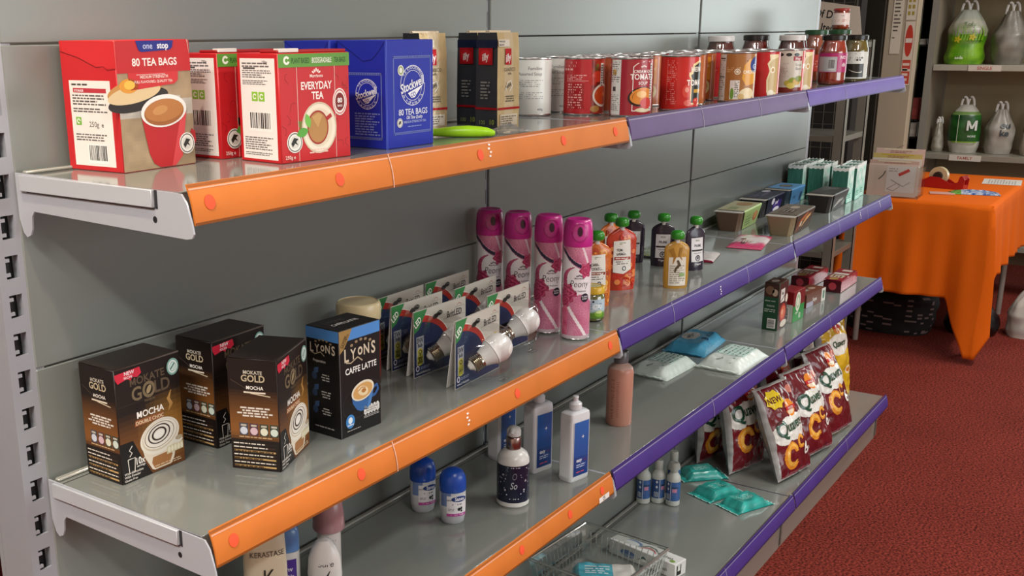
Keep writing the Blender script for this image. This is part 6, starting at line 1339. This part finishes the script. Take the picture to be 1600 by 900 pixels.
for (x, y, nr, si, s_, L0) in path:
    d1 = hypot(x - TX0, y - TY0); d2 = hypot(x - TX0, y - TY1)
    base = .395 if si == 1 else (.30 + .0 * s_ if si == 2 else .40)
    drop = base + .235 * min(1, max(0, 1.55 - d1 / .085)) ** 1.0 + .10 * max(0, 1 - d2 / .15) ** .8
    cw = max(0, 1 - d1 / .10); cw2 = max(0, 1 - d2 / .12)
    nx_, ny_ = nr
    if d1 < .10: q = .5 * cw; nx_, ny_ = (nr[0] * (1 - q) + (-1) * q if nr[0] == 0 else nr[0], nr[1] * (1 - q) + (-1) * q if nr[1] == 0 else nr[1])
    if d2 < .12: q = .5 * cw2; nx_, ny_ = (nx_ * (1 - q) + (-1) * q if nr[0] == 0 else nx_, ny_ * (1 - q) + q if nr[1] == 0 else ny_)
    ph = s_ * 26 + si * 2; fold = .010 * sin(ph) + .006 * sin(ph * 2.3 + 1) + .010 * nz(s_ * 9, si, 2)
    col_ = []
    for j in range(31):
        q = j / 30; f = q ** .9; o = .004 + .006 * min(1, q * 12) + f * (fold * 1.1 + .010) + f * (cw * .055 + cw2 * .075)
        twist = .028 * cw * f * sin(q * 5 + s_ * 60)
        col_.append((x + nx_ * o + twist * ny_ * .6, y + ny_ * o + twist * nx_ * .6, TZ + .002 * (1 - min(1, q * 20)) - drop * q - (0 if j else -.0005)))
    cols.append(col_)
vs = [p for c_ in cols for p in c_]; m_ = 31
mb.add(vs, [(i * m_ + j, i * m_ + j + 1, (i + 1) * m_ + j + 1, (i + 1) * m_ + j) for i in range(len(cols) - 1) for j in range(30)], OC)
mb.sheet(lambda a, b: (TX0 - .004 + a * (TX1 - TX0 + .008), TY0 - .004 + b * (TY1 - TY0 + .008), TZ + .0024 + .0012 * nz(a * 9, b * 5, 3) * min(1, min(a, 1 - a, b, 1 - b) * 20)), 40, 24, OC)
for v0, v1, si in ((.028, .031, 1),):
    pass
o = mb.make('table_cloth', CLOTH, None, angle=70); tag(o, 'plain bright orange cloth draped over the table, one corner trailing to the floor', 'tablecloth')
sm = o.modifiers.new('solid', 'SOLIDIFY'); sm.thickness = .0012; sm.offset = 0
ZT = TZ + .0038
# things on the table
t = thing('leaflet_box', 'clear acrylic box stuffed with cards and leaflets on the orange table corner', 'box', (4.235, -.022, ZT), radians(3))
mb = MB(); bx, by, bz = .15, .215, .135
for b_ in ((-bx / 2, -by / 2, 0, bx / 2, by / 2, .003), (-bx / 2, -by / 2, 0, -bx / 2 + .003, by / 2, bz), (bx / 2 - .003, -by / 2, 0, bx / 2, by / 2, bz + .02), (-bx / 2, -by / 2, 0, bx / 2, -by / 2 + .003, bz), (-bx / 2, by / 2 - .003, 0, bx / 2, by / 2, bz)): mb.box(*b_, 'e0d8d0', .0006)
mb.make('box', BLISTER, t)
LF = [('d8c4b4', .135, 0), ('c8a898', .148, 1), ('d8d0c4', .155, 2), ('c8b46a', .172, 3), ('d4b8ac', .192, 4)]
for k, (c_, hh, s_) in enumerate(LF):
    o = thing('leaflet', ['pink and cream card at the front of the clear box, red arrow printed on it', 'pinkish leaflet second in the clear box', 'pale leaflet in the middle of the clear box', 'yellow-edged leaflet near the back of the clear box', 'tall pink card sticking up at the back of the clear box'][k], 'leaflet', (4.235 - .052 + k * .024, -.022 + (k % 2) * .004, ZT + .0034), radians(3)); o['group'] = 'leaflets in the clear box'
    mb = MB(); mb.add([(-.0006, -.098, 0), (-.0006, .098, 0), (.010, .098, hh), (.010, -.098, hh), (.0010, -.098, 0), (.0010, .098, 0), (.0116, .098, hh), (.0116, -.098, hh)], [(3, 2, 1, 0), (4, 5, 6, 7), (0, 1, 5, 4), (2, 3, 7, 6), (1, 2, 6, 5), (3, 0, 4, 7)], c_)
    A = Art(mb, lambda u, v, l: (-.0010 + .0106 * v / hh - l, .070 - u * 1.0, v))
    if k == 0: A.P = (lambda P0: (lambda u, v, l: P0(u * 1.25 - .01, v * 1.3 + .004, l)))(A.P); A.poly([(.080, .070), (.112, .088), (.118, .080), (.086, .062)], 'c8382c', 2); A.stroke([(.02, .05), (.034, .064), (.040, .078)], .004, '6a6a54', 2); A.stroke([(.05, .02), (.08, .04), (.09, .03), (.07, .014), (.05, .02)], .002, '9a8a84', 2); A.rect(.044, .010, .136, .095, 'dcd6ce', 1); A.stroke([(.06, .05), (.10, .030), (.12, .045)], .003, 'a89a90', 3); A.micro(.05, .075, .08, .09, 2, 'b8a89c', 2)
    else: A.micro(.03, hh - .02, .12, hh - .008, 2, 'a8705c', 2); A.rect(.004, hh - .006, .136, hh - .002, 'e0d8b8' if k != 3 else 'c8a830', 2)
    mb.make('card', PAPER, o, smooth=False)
# tape dispenser
t = thing('tape_dispenser', 'red desk tape dispenser with a roll of tape on the orange table', 'tape dispenser', (4.60, -.150, ZT), radians(-100))
mb = MB(); pr = [(-.085, 0), (.095, 0), (.100, .045), (.088, .062), (.078, .058), (.070, .030), (.040, .022), (.020, .034), (-.010, .048), (-.050, .050), (-.085, .030)]
mb.rings([[(x, y, z) for x, z in pr] for y in (-.030, -.024)], 'a81c1c'); mb.rings([[(x, y, z) for x, z in pr] for y in (.024, .030)], 'a81c1c'); mb.box(-.083, -.028, .0, .096, .028, .020, 'a01818', .002); mb.box(.080, -.026, .040, .094, .026, .060, 'a01818', .002); mb.make('body', PLASTIC, t)
mb = MB(); R = []
for k in range(41):
    a = 2 * pi * k / 40; R.append([(-.022 + q * cos(a), y, .052 + q * sin(a)) for q, y in ((.020, -.012), (.040, -.012), (.040, .012), (.020, .012))])
mb.rings(R, 'c8b890', False, False); mb.make('tape_roll', PLASTIC, t)
mb = MB(); mb.tube([(-.022, -.024, .052), (-.022, .024, .052)], .018, '2a2422', 20); mb.make('hub', PLASTIC, t)
def flat_pack(name, label, cat, loc, rz, L_, W_, H, fn, m=FILM):
    t = thing(name, label, cat, loc, rz); mb = MB(); hz = lambda a, b: .0008 + H * (sin(pi * a) * sin(pi * b)) ** .5 * (1 + .3 * nz(a * 7, b * 5, L_)) if 0 < a < 1 and 0 < b < 1 else .0008
    mb.sheet(lambda a, b: ((a - .5) * L_, (b - .5) * W_, hz(a, b)), 34, 18, '0', 0, fn); mb.sheet(lambda a, b: ((a - .5) * L_, (b - .5) * W_, .0002), 1, 1, '888888', flip=True); mb.make('packet', m, t, angle=40); return t
flat_pack('snack_packet', 'blue, green and white snack packet lying on the orange table', 'packet', (4.47, -.300, ZT), radians(-76), .20, .085, .016, lambda a, b: (mixc('3a7a3c', '8ab44a', .5 + nz(a * 20, b * 12, 3)) if a < .25 else mixc('2c5a9c', 'c8d0d4', .45 + 1.1 * nz(a * 14, b * 10, 1))))
t = thing('paper_sheet', 'white paper sheet lying flat at the back of the orange table', 'paper', (4.94, -.340, ZT), radians(6)); mb = MB(); mb.box(-.10, -.08, 0, .10, .08, .0006, 'd8d2c8'); Art(mb, lambda u, v, l: (u, v, .0006 + l)).micro(-.08, -.06, .08, .06, 10, 'a8a29a', 1); mb.make('sheet', PAPER, t, smooth=False)
t = thing('notice_card', 'small pinkish card lying beside the snack packet', 'card', (4.40, -.185, ZT), radians(12)); mb = MB(); mb.box(-.03, -.05, 0, .03, .05, .004, 'c89888', .001); mb.make('card', PAPER, t)
# bags under and beside the table
def sack(name, label, loc, rz, W, D_, H, colf, seed, group=None, top=.55, handles=True, art=None, m=SACK, cat='carrier bag', tie='d8d8d4'):
    t = thing(name, label, cat, loc, rz, group); mb = MB(); n = 44; R = []
    for i in range(30):
        q = i / 29; k = (1 - .10 * (1 - min(1, q * 8))) * (1 + .05 * sin(q * 7 + seed)); k *= 1 if q < top else 1 - .62 * ((q - top) / (1 - top)) ** 1.1
        ring = []
        for j in range(n):
            a = 2 * pi * j / n - pi / 2; w_ = 1 + .07 * nz(cos(a) * 1.6, sin(a) * 1.6, q * 4 + seed) + .035 * nz(cos(a) * 5, sin(a) * 5, q * 5 + seed); w_ += (.07 * sin(a * 11 + seed) * max(0, q - top) * 1.8)
            ca, sa = cos(a), sin(a); ring.append((W / 2 * k * w_ * math.copysign(abs(ca) ** .8, ca), D_ / 2 * k * w_ * math.copysign(abs(sa) ** .8, sa), H * q))
        R.append(ring)
    mb.rings(R, '0', fn=lambda i, j: colf(i / 29, (j / n + .5) % 1 - .5)); 
    if art: art(Art(mb, lambda u, v, l: (u, -D_ / 2 * (1.10 if v < H * top else 1.10 - .62 * (v / H - top) / (1 - top)) * max(.2, 1 - (abs(u) / (W / 2)) ** 3) ** .4 - l - .004, v), .01), W, H)
    mb.make('bag', m, t, angle=60)
    if handles:
        for sg in (-1, 1):
            mb = MB(); P = [(sg * W * .10 + W * .10 * cos(pi - pi * k / 10) * 1.0, .01 * sg, H * .94 + H * .22 * sin(pi * k / 10)) for k in range(11)]; mb.tube(P, .006, tie, 6); mb.make('handle', m, t)
    return t
sack('patterned_bag', 'black bag with a scattered pale floral pattern on the floor under the table', (4.52, .000, 0), radians(-90), .40, .26, .235, lambda q, s_: C('0d0b0c') if nz(q * 20, s_ * 40, 3) < .30 else C('7a6a68'), 3, handles=False, top=.7, m=mat('bag_fabric', .8, bump=.3), cat='bag')
sack('black_bin_bag', 'black bag slumped on the floor under the trailing end of the table', (4.66, -.330, 0), radians(-90), .22, .22, .15, lambda q, s_: C('08080a'), 6, handles=False, top=.5, cat='bag')
sack('white_carrier_bag', 'crumpled white carrier bag on the carpet beside the table corner', (4.72, -.560, 0), radians(-80), .20, .17, .215, lambda q, s_: mixc('b8b4ac', 'cfc9be', .5 + nz(q * 5, s_ * 6, 2)), 9, handles=False, top=.45)
sack('red_pouch', 'small dark red bag perched beside the table behind the white carrier', (5.06, -.600, 0), radians(-80), .20, .14, .34, lambda q, s_: C('8a2416'), 12, handles=False, top=.6)
# -- grey angle rack and wire mesh
t = thing('metal_rack', 'grey slotted angle metal rack standing behind the end of the shelving', 'rack', (3.62, 0, 0))
def post(x, y, col='77746a'):
    mb = MB(); mb.box(x - .018, y - .0015, 0, x + .018, y + .0015, 1.312, col); mb.box(x - .018, y - .0015, 0, x - .015, y + .034, 1.312, col); mb.make('post', PAINTED, t, smooth=False)
for x in (.0, .30):
    for y in (.045, .52): post(x, y)
for z in (.955, 1.305, .50, .16):
    mb = MB(); mb.box(-.016, .047, z - .022, .316, .55, z, '6e6a60', .001); mb.make('shelf_tray', PAINTED, t, smooth=False)
t = thing('wire_mesh_panel', 'tall black wire grid panel behind the metal rack', 'mesh panel', (4.30, 0, 0)); mb = MB()
for k in range(17): mb.tube([(0, .23 + k * .045, .05), (0, .23 + k * .045, 1.72)], .0018, '55524a', 5)
for k in range(33): mb.tube([(.003, .22, .06 + k * .052), (.003, .97, .06 + k * .052)], .0018, '55524a', 5)
for y in (.222, .965): mb.tube([(0, y, 0), (0, y, 1.74)], .006, '2a2824', 8)
mb.make('wire_grid', PAINTED, t)
# -- hanging date sign
t = thing('paper_sign', 'white paper sign with bold black lettering propped at an angle behind the jars', 'sign', (3.60, 0, 0)); mb = MB()
cs, sn = cos(radians(-7)), sin(radians(-7)); PS = lambda u, v, l: (-.024 - l, .015 - (u * cs - v * sn) + .26, 1.335 + (u * sn + v * cs) + .01)
mb.add([PS(0, 0, 0), PS(.275, 0, 0), PS(.240, .118, 0), PS(0, .125, 0), PS(0, 0, -.0008), PS(.275, 0, -.0008), PS(.240, .118, -.0008), PS(0, .125, -.0008)], [(0, 1, 2, 3), (7, 6, 5, 4), (0, 4, 5, 1), (1, 5, 6, 2), (2, 6, 7, 3), (3, 7, 4, 0)], 'cfc4b4')
A = Art(mb, PS); A.text('Out Of Date', .020, .066, .040, '1f1c1a', 1, al='l', bold=.02, sx=.82); A.text('Food Items', .040, .018, .040, '1f1c1a', 1, al='l', bold=.02, sx=.82); mb.make('sheet', PAPER, t, smooth=False)
# -- posters on the wall end
def poster(label, y0, y1, z0, z1, fn, col='cfc6b4'):
    t = thing('wall_notice', label, 'notice', (4.9985, 0, 0)); mb = MB(); mb.box(-.0008, y0, z0, 0, y1, z1, col); fn(Art(mb, lambda u, v, l: (-.0008 - l, y1 - u, z0 + v)), y1 - y0, z1 - z0); mb.make('sheet', PAPER, t, smooth=False)
poster('tall white notice with lines of small print on the beige wall end', .186, .232, 1.235, 1.56, lambda A, w, h: (A.micro(.006, .10, w - .008, .26, 9, '5a5248', 1, fill=.4), A.micro(.006, .07, .018, .08, 1, '5a5248', 1)))
poster('small notice with yellow squares at the top of the beige wall end', .128, .172, 1.392, 1.56, lambda A, w, h: [A.rect(.006 + i * .018, .022 + j * .030, .018 + i * .018, .040 + j * .030, '9c8a3a', 1) for i in (0, 1) for j in (0, 1, 2)])
poster('white and red no entry notice on the beige wall end', .126, .170, 1.088, 1.385, lambda A, w, h: (A.ell(w / 2, h * .70, w * .40, h * .25, 'b8321e', 1), A.rect(w * .16, h * .67, w * .84, h * .74, 'd8ccbc', 2), A.rect(.003, .006, w - .003, h * .40, 'b8402c', 1), A.micro(.006, .014, w - .006, h * .37, 4, 'e0c8b8', 2), A.rect(.003, h * .22, w - .003, h * .255, 'd8ccbc', 2)), 'd0c4b2')
# -- far shelving with carrier bags
XS = 5.46
t = thing('storage_shelving', 'white and grey steel storage shelving full of carrier bags', 'shelving', (XS, 0, 0))
for y in (.155, -.83):
    for x in (0, .40):
        mb = MB(); mb.box(x - .002, y - .034, 0, x + .002, y, 1.9, '8a877c'); mb.box(x - .002, y - .003, 0, x + .034, y, 1.9, '7c796e'); mb.make('post', PAINTED, t, smooth=False)
for z, th, c_ in ((1.172, .030, 'a8a394'), (.722, .030, '8c8678'), (1.62, .03, 'a8a394'), (.27, .03, '8c8678')):
    mb = MB(); mb.box(.002, -.828, z - th, .40, .118, z, c_, .002); mb.make('shelf_board', PAINTED, t, smooth=False)
mb = MB(); mb.box(.405, -.83, .1, .41, .155, 1.9, '9c8e70'); mb.make('back_sheet', WALLM, t, smooth=False)
mb = MB(); mb.box(.03, .126, .1, .39, .129, 1.9, '8c8270'); mb.make('side_sheet', WALLM, t, smooth=False)
def shelf_card(label, yc, z, txt):
    t = thing('shelf_label', label, 'label', (XS - .0006, yc, z)); mb = MB(); mb.box(-.0014, -.075, -.015, .0, .075, .015, 'cfc6b8'); Art(mb, lambda u, v, l: (-.0016 - l, -u, v)).text(txt, 0, -.0075, .0215, 'b0584a', 1, bold=.02); mb.make('card', PAPER, t, smooth=False)
shelf_card('white shelf label with red lettering on the upper storage shelf', -.123, 1.157, 'SINGLE'); shelf_card('white shelf label with red lettering on the lower storage shelf', -.085, .705, 'FAMILY')
def asda(q, s_):
    if q < .52 + .10 * nz(s_ * 16, 1, 1): return mixc('4f8a12', '86b828', .5 + nz(q * 8, s_ * 9, 2) + .6 * (.3 - q))
    return mixc('b4b2a4', '8f9a6c', .3 + nz(q * 10, s_ * 10, 4)) if q < .80 else C('a4a89a')
def asda_art(A, W, H):
    for k in range(12): u = -W * .40 + k * W * .072; A.stroke([(u, H * .44), (u + .006, H * .56), (u + (-1) ** k * .006, H * (.60 + .06 * (k % 3)))], [.010, .005, .001], '6ea21c', 2)
    for u, v in ((-W * .20, H * .46), (W * .16, H * .50)):
        for s_ in range(5): A.ell(u + .010 * cos(s_ * 1.26), v + .010 * sin(s_ * 1.26), .008, .0045, 'c8b428', 4, rot=s_ * 72, n=10, nr=1)
    A.text('asda', -W * .12, H * .10, .022, 'd8e0c4', 4, bold=.03); A.text('Tofu', W * .06, H * .70, .030, '5a7a3a', 4, bold=0)
gb = 'carrier bags on the storage shelving'
sack('carrier_bag', 'green and white carrier bag with grass and yellow flowers on the upper storage shelf', (XS + .16, .004, 1.173), radians(-82), .185, .20, .27, asda, 2, gb, art=asda_art, top=.62)
sack('carrier_bag', 'grey see-through carrier bag next to the green grass-patterned one', (XS + .16, -.195, 1.173), radians(-75), .155, .17, .26, lambda q, s_: mixc('8a8478', '6c675c', .5 + nz(q * 6, s_ * 8, 5)), 5, gb)
sack('carrier_bag', 'pale carrier bag at the edge of the photo on the upper storage shelf', (XS + .15, -.420, 1.173), radians(-75), .16, .16, .18, lambda q, s_: mixc('a49c8a', '7c7466', .5 + nz(q * 6, s_ * 8, 7)), 8, gb)
def morr(q, s_): return C('b8b6aa') if q < .22 or q > .86 else mixc('16421c', '2c6a24', .4 + nz(q * 6, s_ * 7, 3)) if q < .78 else C('6c8a4c')
sack('carrier_bag', 'dark green carrier bag with a big white letter M on the lower storage shelf', (XS + .14, -.045, .723), radians(-82), .150, .15, .245, morr, 11, gb, top=.78, art=lambda A, W, H: (A.text('M', W * .22, H * .48, .072, 'd8dcd4', 4, bold=.015), A.rect(-W * .22, H * .22, -W * .20, H * .80, 'c8d0b8', 3), A.text('MORE', W * .24, H * .34, .014, 'd8dcd4', 4), A.rect(-W * .4, H * .22, W * .4, H * .25, '7c9c34', 3)))
sack('carrier_bag', 'small pale tied bag in the corner of the lower storage shelf', (XS + .14, .078, .723), radians(-82), .058, .10, .15, lambda q, s_: mixc('a8a496', '8a8474', .5 + nz(q * 7, s_ * 8, 3)), 14, gb, top=.4)
sack('carrier_bag', 'pale grey carrier bag with dark lettering beside the dark green one', (XS + .16, -.205, .723), radians(-75), .135, .15, .225, lambda q, s_: mixc('a8a298', '8c8478', .5 + nz(q * 6, s_ * 8, 1)), 17, gb, art=lambda A, W, H: (A.text('ou', W * .12, H * .60, .045, '22303a', 4, bold=.03), A.text('ke', W * .10, H * .42, .045, '22303a', 4, bold=.03)))
sack('carrier_bag', 'dark red and white carrier bag at the edge of the lower storage shelf', (XS + .15, -.385, .723), radians(-75), .15, .15, .26, lambda q, s_: C('b4ac9c') if q < .42 else mixc('5c1410', '7c241a', .5 + nz(q * 6, s_ * 8, 1)), 20, gb, art=lambda A, W, H: (A.text('B', -W * .1, H * .12, .030, '3a3630', 4),))
# odds and ends stacked in the dark gap beside the wall end
for k, (z0, hh, c_) in enumerate(((.66, .055, '8a8478'), (.80, .075, '9a948a'), (.89, .11, '7a3430'), (1.27, .03, '8a8880'))):
    t = thing('boxed_item', ['pale boxed item low in the dark gap beside the wall end', 'grey box in the dark gap level with the lower storage shelf', 'dark red box in the dark gap beside the wall end', 'flat grey box near the top of the dark gap'][k], 'box', (5.53, .190, z0))
    mb = MB(); mb.box(-.05, -.022, 0, .05, .022, hh, c_, .002); Art(mb, lambda u, v, l: (-.05 - l, -u, v)).rect(-.018, hh * .2, .018, hh * .5, scl(c_, 1.3), 1); mb.make('box', CARD, t)
t = thing('narrow_rack', 'narrow dark rack holding boxes in the gap beside the wall end', 'rack', (5.53, .190, 0))
for z in (.66, .80, .89, 1.27):
    mb = MB(); mb.box(-.06, -.028, z - .008, .06, .028, z - .0002, '1c1a18'); mb.make('shelf_tray', PAINTED, t, smooth=False)
for sx_ in (-.058, .058):
    mb = MB(); mb.box(sx_ - .004, .024, 0, sx_ + .004, .030, 1.4, '1c1a18'); mb.make('post', PAINTED, t, smooth=False)
# white lattice crate behind the near end of the unit
t = thing('lattice_crate', 'white plastic lattice crate just visible behind the near end of the shelving', 'crate', (-.12, .62, 0)); mb = MB()
for k in range(-7, 16):
    for sg in (1, -1):
        a = (-.22 + k * .03, 0) ; b = (-.22 + k * .03 + sg * .30 * .55, .42); 
        pts = [(x, z) for x, z in ((a[0] + (b[0] - a[0]) * q / 20, .42 + (b[1] - 0) * q / 20) for q in range(21)) if -.22 <= x <= .22]
        if len(pts) > 1: mb.tube([(x, 0, z) for x, z in pts], .0035, 'c8c6be', 5)
for b_ in ((-.225, -.006, .40, .225, .006, .425), (-.225, -.006, .83, .225, .008, .85), (-.225, -.006, .40, -.21, .30, .85), (.21, -.006, .40, .225, .30, .85), (-.225, .29, .40, .225, .30, .85), (-.225, -.006, .40, .225, .30, .41)): mb.box(*b_, 'c8c6be', .002)
mb.make('lattice', PLASTIC, t)
mb = MB(); mb.box(-.24, -.02, .0, .24, .32, .40, 'b0a88c', .003); mb.make('stand', CARD, t)
